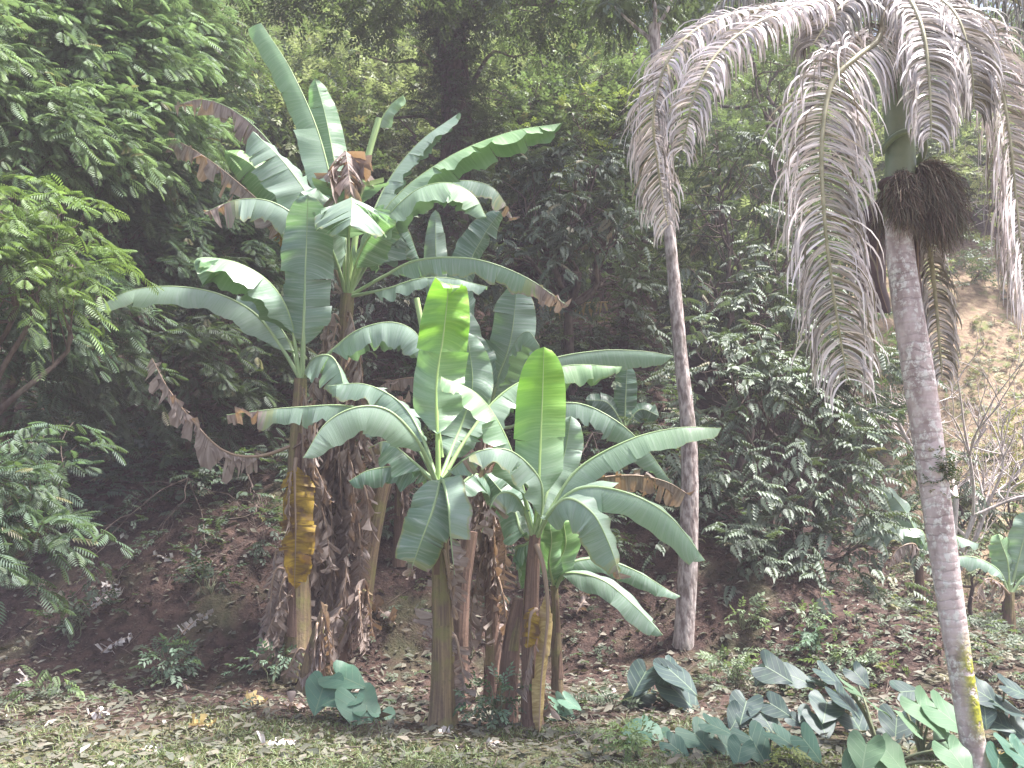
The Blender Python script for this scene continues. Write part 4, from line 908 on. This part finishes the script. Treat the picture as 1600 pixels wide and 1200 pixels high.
for lab, bl, kd, mt, sz, dn in [
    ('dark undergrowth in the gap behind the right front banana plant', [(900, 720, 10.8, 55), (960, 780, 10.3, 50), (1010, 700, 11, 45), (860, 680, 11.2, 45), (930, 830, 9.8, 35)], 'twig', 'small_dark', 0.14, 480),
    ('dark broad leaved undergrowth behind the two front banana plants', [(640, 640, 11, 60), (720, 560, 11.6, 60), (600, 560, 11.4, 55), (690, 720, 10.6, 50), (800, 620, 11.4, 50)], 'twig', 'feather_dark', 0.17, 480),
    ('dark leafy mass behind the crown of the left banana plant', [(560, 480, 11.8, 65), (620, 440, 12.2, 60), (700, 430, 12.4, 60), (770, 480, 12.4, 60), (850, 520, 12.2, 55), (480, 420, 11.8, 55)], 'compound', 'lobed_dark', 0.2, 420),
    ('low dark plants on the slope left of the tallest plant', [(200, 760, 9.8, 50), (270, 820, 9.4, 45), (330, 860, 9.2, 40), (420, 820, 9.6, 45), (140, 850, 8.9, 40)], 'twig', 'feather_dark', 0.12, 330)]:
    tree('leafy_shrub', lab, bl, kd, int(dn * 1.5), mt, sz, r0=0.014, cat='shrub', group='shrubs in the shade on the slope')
for lab, bl, mt, sz, *bs in [
    ('hazy olive tree in the middle distance right of the tall upright banana leaf', [(560, 90, 17, 110), (610, 190, 16.5, 90), (520, 200, 16.5, 80), (640, 60, 17.5, 80)], 'small_olive', 0.19),
    ('olive green tree left of the tall upright banana leaf', [(400, 120, 16.5, 90), (350, 60, 16, 80), (420, 210, 16, 80), (330, 200, 15, 60)], 'small_green', 0.18),
    ('yellowish tree at the very top between the two upright banana leaves', [(480, 20, 18, 80), (560, 0, 18, 70), (420, -10, 18, 70)], 'small_olive', 0.18),
    ('light green tree behind the crown of the tallest banana plant', [(600, 290, 15, 70), (660, 300, 15, 60), (560, 250, 15.5, 60)], 'small_green', 0.17),
    ('dark tree right of the vine wrapped trunk', [(790, 150, 15, 80), (780, 240, 14.6, 70), (900, 60, 16.5, 90), (940, 120, 16, 70)], 'small_dark', 0.18),
    ('grey green tree behind the upper left of the long palm frond', [(980, 40, 16, 90), (1060, 120, 15.5, 80), (960, 130, 16, 50)], 'small_green', 0.18),
    ('dark tree behind the middle fronds of the leaning palm', [(1180, 100, 16, 100), (1280, 60, 16, 100), (1340, 180, 15.5, 80)], 'small_dark', 0.18),
    ('pale olive tree between the fruit brush and the frond at the right edge', [(1500, 250, 14.5, 70), (1540, 180, 14.5, 80), (1490, 330, 14.2, 60), (1590, 260, 14.5, 70)], 'small_olive', 0.16, (12.5, 19.5)),
    ('dark green tree closing the canopy at the top right corner', [(1400, 30, 17, 100), (1500, 60, 17, 110), (1600, 60, 16, 110), (1450, 150, 16.5, 80), (1560, -40, 17, 110)], 'small_dark', 0.2, (14.0, 18.5)),
    ('dark green tree at the top edge between the palm fronds and the creeper covered tree', [(1050, -10, 18, 100), (1150, 0, 18, 110), (1260, -20, 18, 110), (1350, 90, 17, 90)], 'small_dark', 0.2),
    ('dark bush in the shade above the bare hillside', [(1540, 430, 19, 55), (1600, 420, 19, 50), (1480, 400, 18.5, 45), (1570, 380, 19.5, 60)], 'lobed_dark', 0.2)]:
    tree('hillside_tree', lab, bl, 'twig', 330, mt, sz, base=bs[0] if bs else None, r0=0.02 if bs or 'bush' in lab else 0.09, bark='bare' if bs else 'bark', group=BT)

# the wood beyond: one mass of leaves up the whole hillside
def far_wood():
    for mt, n in (('small_green', 230), ('small_olive', 170), ('small_dark', 230)):
        m = MB()
        for k in range(n):
            y = rng.uniform(14.5, 34); x = rng.uniform(-0.75, 0.75) * y
            if x / y > 0.42 and 14 < y < 21: continue
            z = hf(x, y); hh = rng.uniform(0.4, 3.0); r = rng.uniform(0.7, 1.5)
            pos = np.array([x, y, z + hh]); n_ = int(190 * r)
            d = nrm(rng.normal(size=(n_, 3))); p = pos + d * r * (0.4 + 0.6 * rng.random((n_, 1)) ** 0.5)
            scatter(m, 'twig', p, d + rng.normal(size=(n_, 3)) * 0.5 + np.array([0, -0.3, -0.2]), UP + rng.normal(size=(n_, 3)) * 0.4, 0.20 + 0.12 * rng.random(n_), hue=np.clip(rng.random() * 0.7 + rng.random(n_) * 0.4, 0, 1))
        o = stuff(m.build('far_wood', M[mt], None))
        tag(o, {'small_green': 'green part of the wood climbing the hillside behind everything', 'small_olive': 'olive part of the wood climbing the hillside behind everything', 'small_dark': 'darkest part of the wood climbing the hillside behind everything'}[mt], 'woodland')
far_wood()

# ------------------------------------------------------------------ bare pale shrub behind the palm
def bare_shrub():
    b = P(1484, 730, 10.5); b[2] = hf(b[0], b[1]) - 0.05
    t = thing('bare_shrub', 'leafless pale shrub with branching white twigs just right of the leaning palm trunk', 'shrub', b)
    r_ = np.random.default_rng(12); tm = MB(); bm_ = MB()
    def grow(mb, a, d, L, r, lev):
        e = a + d * L; mid = (a + e) / 2 + r_.normal(size=3) * L * 0.07
        pts, _ = spline([a, mid, e], 7); mb.tube(pts, np.linspace(r, r * 0.7, 7), 6 if lev < 2 else 4, cap=False)
        if lev >= 5: return
        for k in range(4 if lev < 3 else 2):
            nd = nrm(d * 0.75 + r_.normal(size=3) * np.array([0.48, 0.4, 0.35]) + np.array([0, 0, 0.2]))
            grow(bm_, pts[r_.integers(3, 7)], nd, L * r_.uniform(0.5, 0.8), r * 0.6, lev + 1)
    grow(tm, b, nrm(np.array([0.03, 0, 1])), 1.7, 0.05, 0)
    grow(tm, b + np.array([0.08, 0.05, 0]), nrm(np.array([0.12, 0, 1])), 1.5, 0.035, 1)
    tm.build('trunk', M['bare'], t, b); bm_.build('branches', M['bare'], t, b)
bare_shrub()

# ------------------------------------------------------------------ taro plants
OUT = np.array([(0, 0.0), (0.07, -0.11), (0.16, -0.23), (0.27, -0.30), (0.38, -0.28), (0.47, -0.17), (0.50, 0.0), (0.48, 0.17), (0.41, 0.36), (0.29, 0.55), (0.14, 0.74), (0.0, 0.88)])
def taro_leaf(L, rr, tint, dry=0.0):
    """heart shaped blade: notch at the origin, tip along +Y"""
    rings = [0.0, 0.35, 0.7, 1.0]; V = []; uv = []
    cols = []
    for sg in (1, -1):
        for f in rings:
            for (x, y) in OUT:
                cy = np.clip(y, 0.0, 0.8) * 1.0
                px, py = sg * x * f, cy + (y - cy) * f if f < 1 else y
                z = 0.05 * f * f * abs(x) * 2 + 0.03 * math.sin(x * 9 + y * 6) * f * f - 0.07 * (y ** 2) * (1 if y > 0 else 0.6) + 0.02 * math.sin(y * 11 + sg) * f
                V.append((px, py, z)); uv.append((px, py))
    V = np.array(V); n = len(OUT); q = []
    for s in range(2):
        for r in range(3):
            for j in range(n - 1):
                a = s * 4 * n + r * n + j; f = (a, a + n, a + n + 1, a + 1)
                q.append(f if s == 0 else f[::-1])
    col = np.zeros((len(V), 4)); col[:, 3] = 1; col[:, 0] = dry; col[:, 2] = tint
    return V * L, q, np.array(uv), col
def taro(label, px, py, leaves, mat, group='taro plants along the foot of the bank', name='taro_plant', Y=None):
    """leaves: (px, py of the leaf middle, length px, tip angle in degrees, facing -1..1)"""
    g = ground_hit(px, py) if Y is None else P(px, py, Y)
    g[2] = hf(g[0], g[1]) - 0.01
    t = thing(name, label, 'taro', g, group); rr = np.random.default_rng(int(px * 7 + py))
    leaves = list(leaves)
    for k in range((len(leaves) + 1) // 2):        # smaller and older leaves between the big ones
        l0 = leaves[rr.integers(0, len(leaves))]
        leaves.append((l0[0] + rr.normal() * 20, l0[1] + 14 + rr.normal() * 12, l0[2] * rr.uniform(0.45, 0.75), l0[3] + rr.normal() * 45, l0[4] + rr.normal() * 0.4, l0[5] if len(l0) > 5 else mat, 0.06 + 0.1 * rr.random()))
    for k, lf in enumerate(leaves):
        lx, ly, lp, ang, fx = lf[:5]; mt = lf[5] if len(lf) > 5 else mat
        Yl = g[1] - 0.10 - 0.12 * rr.random() + (lf[6] if len(lf) > 6 else 0); c = P(lx, ly, Yl); L = px_size(lp, Yl) * 0.9
        a = R(ang); tip = np.array([math.cos(a), -0.25 - 0.2 * rr.random(), math.sin(a)])
        nn = nrm(np.array([fx * 0.7 + 0.12, -0.58, 0.72]) + rr.normal(size=3) * 0.16); tip = nrm(tip - nn * np.dot(tip, nn)); xx = np.cross(tip, nn)
        V, q, uv, col = taro_leaf(L, rr, rr.random(), 0.0)
        V[:, 2] += L * (rr.normal() * 0.10 * (V[:, 0] / L) + rr.normal() * 0.12 * (V[:, 0] * V[:, 1]) / L ** 2 + 0.035 * np.sin(V[:, 1] / L * 9 + rr.random() * 6) * np.abs(V[:, 0]) / L * 2 - 0.12 * (V[:, 0] / L) ** 2 * rr.random())
        V = V - np.array([0, 0.38 * L, 0])
        W = c + V[:, 0:1] * xx + V[:, 1:2] * tip + V[:, 2:3] * nn
        m = MB(); m.add(W, quads=q, uv=uv, col=col); o = m.build('leaf', M[mt], t, g)
        at = c - tip * 0.38 * L
        p_, _ = spline([g, g * 0.6 + at * 0.4 + np.array([0, 0.02, 0.05]), at - tip * 0.04 * L - nn * 0.03 * L, at], 12)
        m = MB(); m.tube(p_, np.linspace(0.013, 0.006, 12), 6); m.build('petiole', M['petiole'], o, g)
taro('taro plant with five big pale teal leaves standing alone at the foot of the clump', 535, 1125,
     [(500, 1088, 66, 262, -.2), (545, 1062, 68, 335, .0, 'taro_mid', .12), (527, 1090, 60, 200, .1, 'taro_mid', .05), (562, 1115, 74, 285, .2, 'taro_mid', -.08), (593, 1138, 60, 268, .3), (572, 1095, 48, 70, .2, 'taro_mid', .05)], 'taro_mid')
taro('small taro with three drooping teal leaves right of the right front banana stem', 868, 1118, [(880, 1105, 44, 300, .2), (862, 1120, 40, 230, -.2), (895, 1100, 36, 350, .2)], 'taro_mid')
TG = 'taro plants along the foot of the bank'
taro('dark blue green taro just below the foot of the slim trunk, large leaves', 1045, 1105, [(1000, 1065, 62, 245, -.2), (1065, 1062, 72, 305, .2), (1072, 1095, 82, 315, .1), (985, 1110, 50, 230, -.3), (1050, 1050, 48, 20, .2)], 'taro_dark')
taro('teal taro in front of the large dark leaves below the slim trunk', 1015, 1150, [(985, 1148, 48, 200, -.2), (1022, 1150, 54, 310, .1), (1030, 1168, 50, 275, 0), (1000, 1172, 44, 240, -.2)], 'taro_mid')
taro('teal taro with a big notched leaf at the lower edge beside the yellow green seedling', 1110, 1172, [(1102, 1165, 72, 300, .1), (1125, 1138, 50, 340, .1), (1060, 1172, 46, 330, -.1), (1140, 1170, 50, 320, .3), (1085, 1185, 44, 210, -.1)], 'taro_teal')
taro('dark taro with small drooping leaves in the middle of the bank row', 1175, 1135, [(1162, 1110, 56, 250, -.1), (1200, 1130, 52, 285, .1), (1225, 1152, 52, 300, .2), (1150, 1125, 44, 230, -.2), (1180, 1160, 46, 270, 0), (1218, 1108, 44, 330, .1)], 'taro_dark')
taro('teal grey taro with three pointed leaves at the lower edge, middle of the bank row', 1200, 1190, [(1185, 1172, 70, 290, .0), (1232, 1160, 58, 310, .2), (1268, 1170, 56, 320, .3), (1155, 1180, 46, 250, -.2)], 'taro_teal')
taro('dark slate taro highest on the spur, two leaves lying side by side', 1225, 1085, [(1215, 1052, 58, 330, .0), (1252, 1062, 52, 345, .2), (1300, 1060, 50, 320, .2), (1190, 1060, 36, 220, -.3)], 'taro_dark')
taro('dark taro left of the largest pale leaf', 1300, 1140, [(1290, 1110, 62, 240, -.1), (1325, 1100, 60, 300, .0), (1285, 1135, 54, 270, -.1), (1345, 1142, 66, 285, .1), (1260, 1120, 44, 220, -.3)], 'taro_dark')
taro('taro with one very large pale green leaf held flat above the others', 1370, 1160, [(1362, 1098, 92, 350, .1), (1345, 1060, 40, 300, .3, 'taro_dark', .4)], 'taro_pale')
taro('pale green taro left of the mossy foot of the palm, two broad upright leaves', 1440, 1185, [(1455, 1122, 76, 300, .1), (1492, 1128, 80, 312, .3), (1415, 1125, 50, 80, .6), (1500, 1165, 46, 250, .2), (1420, 1080, 46, 30, .2, 'taro_dark', .3)], 'taro_pale')
taro('pale green taro at the lower edge below the largest pale leaf', 1380, 1215, [(1350, 1182, 60, 250, -.2), (1400, 1190, 62, 310, .2), (1370, 1200, 50, 280, 0), (1330, 1195, 44, 210, -.2), (1500, 1192, 66, 290, .1)], 'taro_pale')
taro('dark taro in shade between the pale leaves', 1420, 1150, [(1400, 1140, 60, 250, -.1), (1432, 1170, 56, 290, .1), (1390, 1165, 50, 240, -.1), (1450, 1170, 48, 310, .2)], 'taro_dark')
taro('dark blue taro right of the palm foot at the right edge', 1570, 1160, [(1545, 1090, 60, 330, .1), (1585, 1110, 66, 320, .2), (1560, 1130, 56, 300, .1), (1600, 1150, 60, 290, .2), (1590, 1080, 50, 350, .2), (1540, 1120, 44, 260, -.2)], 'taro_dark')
taro('teal taro at the lower right corner', 1590, 1215, [(1590, 1180, 60, 270, .1), (1560, 1195, 50, 240, -.1), (1610, 1195, 60, 310, .2)], 'taro_teal')

# ------------------------------------------------------------------ small plants on the litter
def seedling(name, label, px, py, r_px, kind, mat, n, size, group, h=0.8):
    g = ground_hit(px, py); r = px_size(r_px, g[1]); t = thing(name, label, 'plant', g, group)
    m = MB(); ends = g + np.stack([rng.normal(size=9) * r * 0.4, rng.normal(size=9) * r * 0.4, r * h * (0.6 + 0.7 * rng.random(9))], 1)
    for e in ends: limb(m, g - np.array([0, 0, .01]), e, 0.006, 0.003, 0.3, 4)
    m.build('stem', M['petiole'], t, g)
    m = MB(); p = ends[rng.integers(0, 9, n)] + rng.normal(size=(n, 3)) * r * np.array([0.38, 0.3, 0.25]); p[:, 2] = np.maximum(p[:, 2], g[2] + 0.03)
    d = (p - g) * np.array([1, 1, 0.3]) + rng.normal(size=(n, 3)) * 0.1
    scatter(m, kind, p, d + np.array([0, -.02, -.05]), UP + rng.normal(size=(n, 3)) * 0.3, size * (0.7 + 0.6 * rng.random(n)))
    stuff(m.build('leaves', M[mat], t, g))
SG = 'small plants on the leaf litter'
seedling('seedling', 'bushy dark green seedling in the middle of the litter left of the clump', 255, 1075, 40, 'twig', 'feather_teal', 60, 0.12, SG, 1.1)
seedling('seedling', 'pale green seedling near the left edge on the litter', 72, 1092, 36, 'compound', 'feather_bright', 16, 0.15, SG, 0.9)
seedling('seedling', 'low dark plant left of the flaring stump', 425, 1070, 40, 'twig', 'feather_teal', 50, 0.12, SG, 0.9)
seedling('seedling', 'dark seedling with broad leaves on the slope at the left', 110, 1005, 42, 'twig', 'feather_dark', 40, 0.17, SG, 1.1)
seedling('seedling', 'leafy green seedling between the two front banana stems', 768, 1140, 42, 'twig', 'feather_teal', 70, 0.11, SG, 1.2)
seedling('seedling', 'thin dark seedling behind the straight yellow brown stem', 735, 1030, 40, 'twig', 'feather_dark', 30, 0.11, SG, 1.9)
seedling('seedling', 'yellow green seedling at the lower edge left of the bank row', 1000, 1190, 36, 'twig', 'feather_bright', 50, 0.09, SG, 0.9)
seedling('seedling', 'yellow green seedling at the lower edge among the taro', 1240, 1205, 26, 'twig', 'small_yellow', 34, 0.08, SG, 0.9)
seedling('seedling', 'small pale plant on the spur left of the reddish earth scar', 1160, 985, 26, 'twig', 'small_green', 26, 0.13, SG, 0.9)
seedling('seedling', 'small pale plant on the spur right of the reddish earth scar', 1265, 985, 28, 'twig', 'small_green', 26, 0.13, SG, 0.9)
seedling('seedling', 'leafy plant on the front face of the spur, above the dark taro', 1275, 1022, 28, 'twig', 'feather_teal', 26, 0.14, SG, 0.9)
seedling('seedling', 'mixed green plant on the spur left of the highest dark taro', 1150, 1075, 40, 'twig', 'small_green', 60, 0.11, SG, 0.9)
seedling('seedling', 'pale leafy plant beside the largest pale taro leaf', 1340, 1055, 34, 'twig', 'small_green', 46, 0.11, SG, 0.9)
seedling('seedling', 'dark leafy plant left of the big banana clump on the slope', 330, 930, 36, 'twig', 'feather_dark', 40, 0.14, SG, 0.8)

# ------------------------------------------------------------------ big fallen leaves, one by one
def fallen(label, px, py, lpx, ang, mat='banana', dry=-0.5, width=0.5, rnd=0.5):
    g = ground_hit(px, py); L = px_size(lpx, g[1]); a = R(ang); d = np.array([math.cos(a), math.sin(a) * 0.8, 0]); rr = np.random.default_rng(int(px * 3 + py))
    c = []
    for f in (-0.5, -0.2, 0.15, 0.5):
        q = g + d * L * f + np.array([0, rr.normal() * L * 0.08, 0]); q[2] = hf(q[0], q[1]) + 0.02 + L * 0.22 * rr.random() * (1 - abs(f)); c.append(q)
    t = thing('fallen_leaf', label, 'dead leaf', g, 'fallen leaves on the litter')
    banana_leaf(t, g, c, L * width, hint=(rr.normal() * .4, -0.5, 1), near=-10 + 20 * rr.normal(), far=-10 + 20 * rr.normal(), pet=0.05, dry=dry, tears=4, wave=0.03 * L / 0.3, name='blade', mat=mat, r0=0.006, seed=int(px), rnd=rnd)
def white_mat():
    k = N('bleached dead leaf'); s = k.noise(1.0, 4, k.scale(k.uv(), 30, 2, 1)); n1 = k.noise(14, 4, k.obj())
    c = k.mix(k.ramp(s, 0.35, 0.7), (0.50, 0.44, 0.42), (0.74, 0.70, 0.69)); c = k.mix(k.math('MULTIPLY', k.ramp(n1, 0.5, 0.7), 0.5), c, (0.32, 0.25, 0.22)); return k.out(c, 0.7, 0.15, c, s, 0.4, 0.01)
M['white'] = white_mat()
fallen('crumpled white dead leaf on the slope, brightest of the litter at the left', 182, 1012, 46, 20, 'white', width=0.8)
fallen('large bleached leaf curled on the grass below the small taro', 438, 1168, 60, 15, 'white', width=0.7)
fallen('small white leaf pieces on the litter left of the bushy seedling', 155, 1122, 32, 40, 'white', width=0.8)
fallen('white curled leaf at the lower edge of the grass', 232, 1178, 42, 10, 'white', width=0.6)
fallen('pinkish curled leaf just below the bushy dark seedling', 288, 1078, 34, 120, width=0.9)
fallen('pink brown folded leaf near the left edge beside the pale seedling', 36, 1072, 36, 100, 'white', width=0.9)
fallen('pale leaf on the dark slope above the white crumpled one', 172, 920, 28, 10, 'white', width=0.8)
fallen('pale brown leaf standing on edge at the left of the dark slope', 62, 918, 30, 100, width=0.8)
fallen('scatter of bleached leaf scraps below the pale leaf on the dark slope', 160, 945, 50, 10, 'white', width=0.4)
fallen('bleached crumpled leaf at the foot of the straight yellow brown stem', 700, 1152, 42, 5, 'white', width=0.6)
fallen('bleached crumpled leaf below the leafy green seedling', 772, 1168, 30, 15, 'white', width=0.9)
fallen('small pale leaf left of the dark taro under the slim trunk', 955, 1082, 24, 60, 'white', width=0.9)
fallen('yellowish leaf on the litter left of the flaring stump', 395, 1105, 36, 30, 'tan', width=0.7)
fallen('long tan leaf on the litter above the grass', 315, 1143, 44, 40, 'tan', width=0.45)
fallen('pink brown dead leaf beside the small taro', 462, 1112, 46, 160, width=0.7)
fallen('long dry leaf lying behind the straight stem', 590, 955, 70, 150, width=0.4)
fallen('pale stick like leaf on the bare mound', 308, 985, 44, 25, 'white', width=0.25)
fallen('brown curled leaf near the red stump', 910, 950, 40, 60, width=0.8)
fallen('white leaf scrap lying on the dark slope under the brown flags', 255, 877, 34, 5, 'white', width=0.4)
fallen('reddish dead leaf on the bank right of the mossy trunk', 1545, 1062, 34, 130, width=0.8)
fallen('dry tan leaf tuft at the lower edge right of the palm foot', 1560, 1192, 44, 80, 'tan', width=0.6)

# ------------------------------------------------------------------ uncountable ground cover
def litter():
    n = 52000; x = rng.uniform(-1, 1, n); y = 4.2 + 9.5 * rng.random(n) ** 1.1; x = x * y * 0.66
    keep = (y > 5.6) | (rng.random(n) < 0.35); x, y = x[keep], y[keep]; n = len(x)
    z = hgt(x, y); sz = 0.008 + 0.055 * rng.random(n) ** 3.6; a = rng.random(n) * 6.28
    d = np.stack([np.cos(a), np.sin(a), rng.normal(size=n) * 0.25], 1); s_ = nrm(np.cross(UP + rng.normal(size=(n, 3)) * 0.45, d)); u = np.cross(nrm(d), s_)
    c = np.stack([x, y, z + 0.012 + 0.02 * rng.random(n)], 1); L = sz[:, None]; W = sz[:, None] * (0.25 + 0.35 * rng.random((n, 1)))
    V = np.stack([c - d * L, c + s_ * W + u * W * 0.6, c + d * L + u * L * 0.5 * rng.random((n, 1)), c - s_ * W + u * W * 0.6], 1).reshape(-1, 3)
    i = np.arange(n)[:, None] * 4; col = np.ones((n, 4, 4)); col[..., 0] = rng.random(n)[:, None]; col[..., 1] = rng.random(n)[:, None]; col[..., 2] = ((rng.random(n) < 0.06) * rng.random(n))[:, None]
    m = MB(); m.add(V, tris=np.concatenate([i + [[0, 1, 2]], i + [[0, 2, 3]]]), col=col.reshape(-1, 4))
    tag(stuff(m.build('leaf_litter', M['litter'], None)), 'brown and pinkish leaf litter covering the slope and the edge of the grass', 'leaf litter')
    # twigs
    m = MB(); n = 500
    for k in range(n):
        yy = rng.uniform(5.2, 11); xx = rng.uniform(-.62, .62) * yy; a = rng.random() * 6.28; L = rng.uniform(0.05, 0.35)
        p = np.array([(xx + math.cos(a) * L * f, yy + math.sin(a) * L * f, 0) for f in (-.5, 0, .5)]); p[:, 2] = hgt(p[:, 0], p[:, 1]) + 0.01 + 0.03 * rng.random(3)
        m.tube(p, 0.004, 4, cap=False)
    tag(stuff(m.build('fallen_twigs', M['bark'], None)), 'thin dead twigs strewn over the leaf litter', 'twigs')
litter()
def grass():
    n = 90000; y = 3.8 + 3.6 * rng.random(n); x = rng.uniform(-.68, .68, n) * y
    dens = np.clip(1.35 - (y - 4.95 - 0.35 * sstep(-.5, -2.5, x)) * 0.78 + (vnoise(x * 2.2, y * 2.2, 11) - 0.5) * 2.2, 0.02, 1) * np.where(x > 1.6, np.clip(1 - (x - 1.6) * 0.5, 0.1, 1), 1)
    k = rng.random(n) < dens; x, y = x[k], y[k]; n = len(x); z = hgt(x, y)
    a = rng.random(n) * 6.28; h = 0.02 + 0.055 * rng.random(n) ** 1.5; b = np.stack([x, y, z - 0.004], 1); sd_ = np.stack([np.cos(a), np.sin(a), 0 * a], 1) * 0.004
    lean = rng.normal(size=(n, 3)) * h[:, None] * 0.6; lean[:, 2] = h
    mid = b + lean * 0.55; tip = b + lean * 1.0 + np.stack([lean[:, 0], lean[:, 1], -0.3 * h], 1) * 0.6
    V = np.stack([b - sd_, b + sd_, mid + sd_ * 0.8, mid - sd_ * 0.8, tip], 1).reshape(-1, 3); i = np.arange(n)[:, None] * 5
    col = np.ones((n, 5, 4)); col[..., 0] = rng.random(n)[:, None]; col[..., 1] = np.clip(vnoise(x * 1.7, y * 1.7, 6) + rng.normal(size=n) * 0.2, 0, 1)[:, None]; col[..., 2] = ((rng.random(n) < 0.3) * 0.6)[:, None]
    m = MB(); m.add(V, quads=i + [[0, 1, 2, 3]], tris=i + [[3, 2, 4]], col=col.reshape(-1, 4))
    # little broad leaved weeds in the turf
    n = 7000; y = 3.8 + 3.2 * rng.random(n); x = rng.uniform(-.68, .68, n) * y
    k = rng.random(n) < np.clip(1.2 - (y - 4.6) * 0.9 + (vnoise(x * 1.5, y * 1.5, 21) - 0.5) * 2, 0, 1); x, y = x[k], y[k]; n = len(x); a = rng.random(n) * 6.28
    scatter(m, 'twig_lo', np.stack([x, y, hgt(x, y) + 0.015 + 0.03 * rng.random(n)], 1), np.stack([np.cos(a), np.sin(a), 0.25 + 0 * a], 1), UP + rng.normal(size=(n, 3)) * 0.3, 0.035 + 0.04 * rng.random(n))
    tag(stuff(m.build('grass', M['grass'], None)), 'short patchy grass and weeds along the lower edge', 'grass')
grass()
def cover():
    m = MB(); n = 20000; y = 7.0 + 7.0 * rng.random(n); x = rng.uniform(-.64, .66, n) * y
    w_ = vnoise(x * 1.2, y * 1.2, 31) * 0.55 + 0.20 * sstep(1.8, 3.0, x) - 0.12 * sstep(8, 6.5, y)
    k = rng.random(n) < np.clip((w_ - 0.36) * 2.2, 0.03, 1); x, y = x[k], y[k]; n = len(x); a = rng.random(n) * 6.28
    scatter(m, 'twig', np.stack([x, y, hgt(x, y) + 0.02 + 0.10 * rng.random(n)], 1), np.stack([np.cos(a), np.sin(a) - 0.4, 0.2 + 0 * a], 1), UP + np.array([0, -.5, 0]) + rng.normal(size=(n, 3)) * 0.4, 0.06 + 0.09 * rng.random(n), dry=0.1)
    tag(stuff(m.build('ground_cover', M['cover'], None)), 'low creeping plants spread over the bank and the earth spur', 'ground cover')
    m = MB(); n = 9000; y = 9.4 + 4.6 * rng.random(n); x = rng.uniform(-.66, .30, n) * y
    k = rng.random(n) < np.clip((y - 9.5) * 0.8, 0.03, 1) * np.clip((vnoise(x * 1.4, y * 1.4, 51) - 0.22) * 2.4, 0.05, 1); x, y = x[k], y[k]; n = len(x); a = rng.random(n) * 6.28
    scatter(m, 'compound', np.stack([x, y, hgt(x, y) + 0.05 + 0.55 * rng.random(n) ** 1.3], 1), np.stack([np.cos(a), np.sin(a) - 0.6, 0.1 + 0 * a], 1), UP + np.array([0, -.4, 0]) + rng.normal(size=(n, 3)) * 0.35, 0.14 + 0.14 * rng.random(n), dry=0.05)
    tag(stuff(m.build('undergrowth', M['feather_dark'], None)), 'dense dark undergrowth covering the steep slope behind the banana clump', 'undergrowth')
    # dry tufts on the bare hillside at the right
    m = MB(); n = 4200; y = rng.uniform(12.5, 22, n); x = y * rng.uniform(.40, .72, n); a = rng.random(n) * 6.28
    k = (vnoise(x * .9, y * .9, 41) > 0.42); x, y, a = x[k], y[k], a[k]; n = len(x)
    scatter(m, 'twig', np.stack([x, y, hgt(x, y) + 0.04], 1), np.stack([np.cos(a), np.sin(a) - .5, 0.3 + 0 * a], 1), UP + np.array([0, -.7, 0]) + rng.normal(size=(n, 3)) * 0.4, 0.09 + 0.08 * rng.random(n), dry=0.45)
    tag(stuff(m.build('dry_tufts', M['small_olive'], None)), 'dry yellowish tufts on the bare hillside at the right', 'ground cover')
cover()

# ------------------------------------------------------------------ thin haze over the whole grove, also imitating the lens veil
def haze():
    x0, x1, y0, y1, z0, z1 = -40, 40, -24, 42, -1.6, 31.0
    v = [(x, y, z) for z in (z0, z1) for y in (y0, y1) for x in (x0, x1)]
    q = [(0, 2, 3, 1), (4, 5, 7, 6), (0, 1, 5, 4), (2, 6, 7, 3), (0, 4, 6, 2), (1, 3, 7, 5)]
    mt = bpy.data.materials.new('haze'); mt.use_nodes = True; t = mt.node_tree; t.nodes.clear()
    p = t.nodes.new('ShaderNodeVolumePrincipled'); p.inputs['Color'].default_value = (0.94, 0.85, 0.96, 1); p.inputs['Density'].default_value = 0.0036
    o = t.nodes.new('ShaderNodeOutputMaterial'); t.links.new(p.outputs[0], o.inputs['Volume'])
    m = MB(); m.add(v, quads=q); ob = m.build('haze', mt, None, smooth=False); ob['kind'] = 'stuff'; ob['label'] = 'thin pale haze over the whole grove, added to imitate lens veil'; ob['category'] = 'haze'
haze()
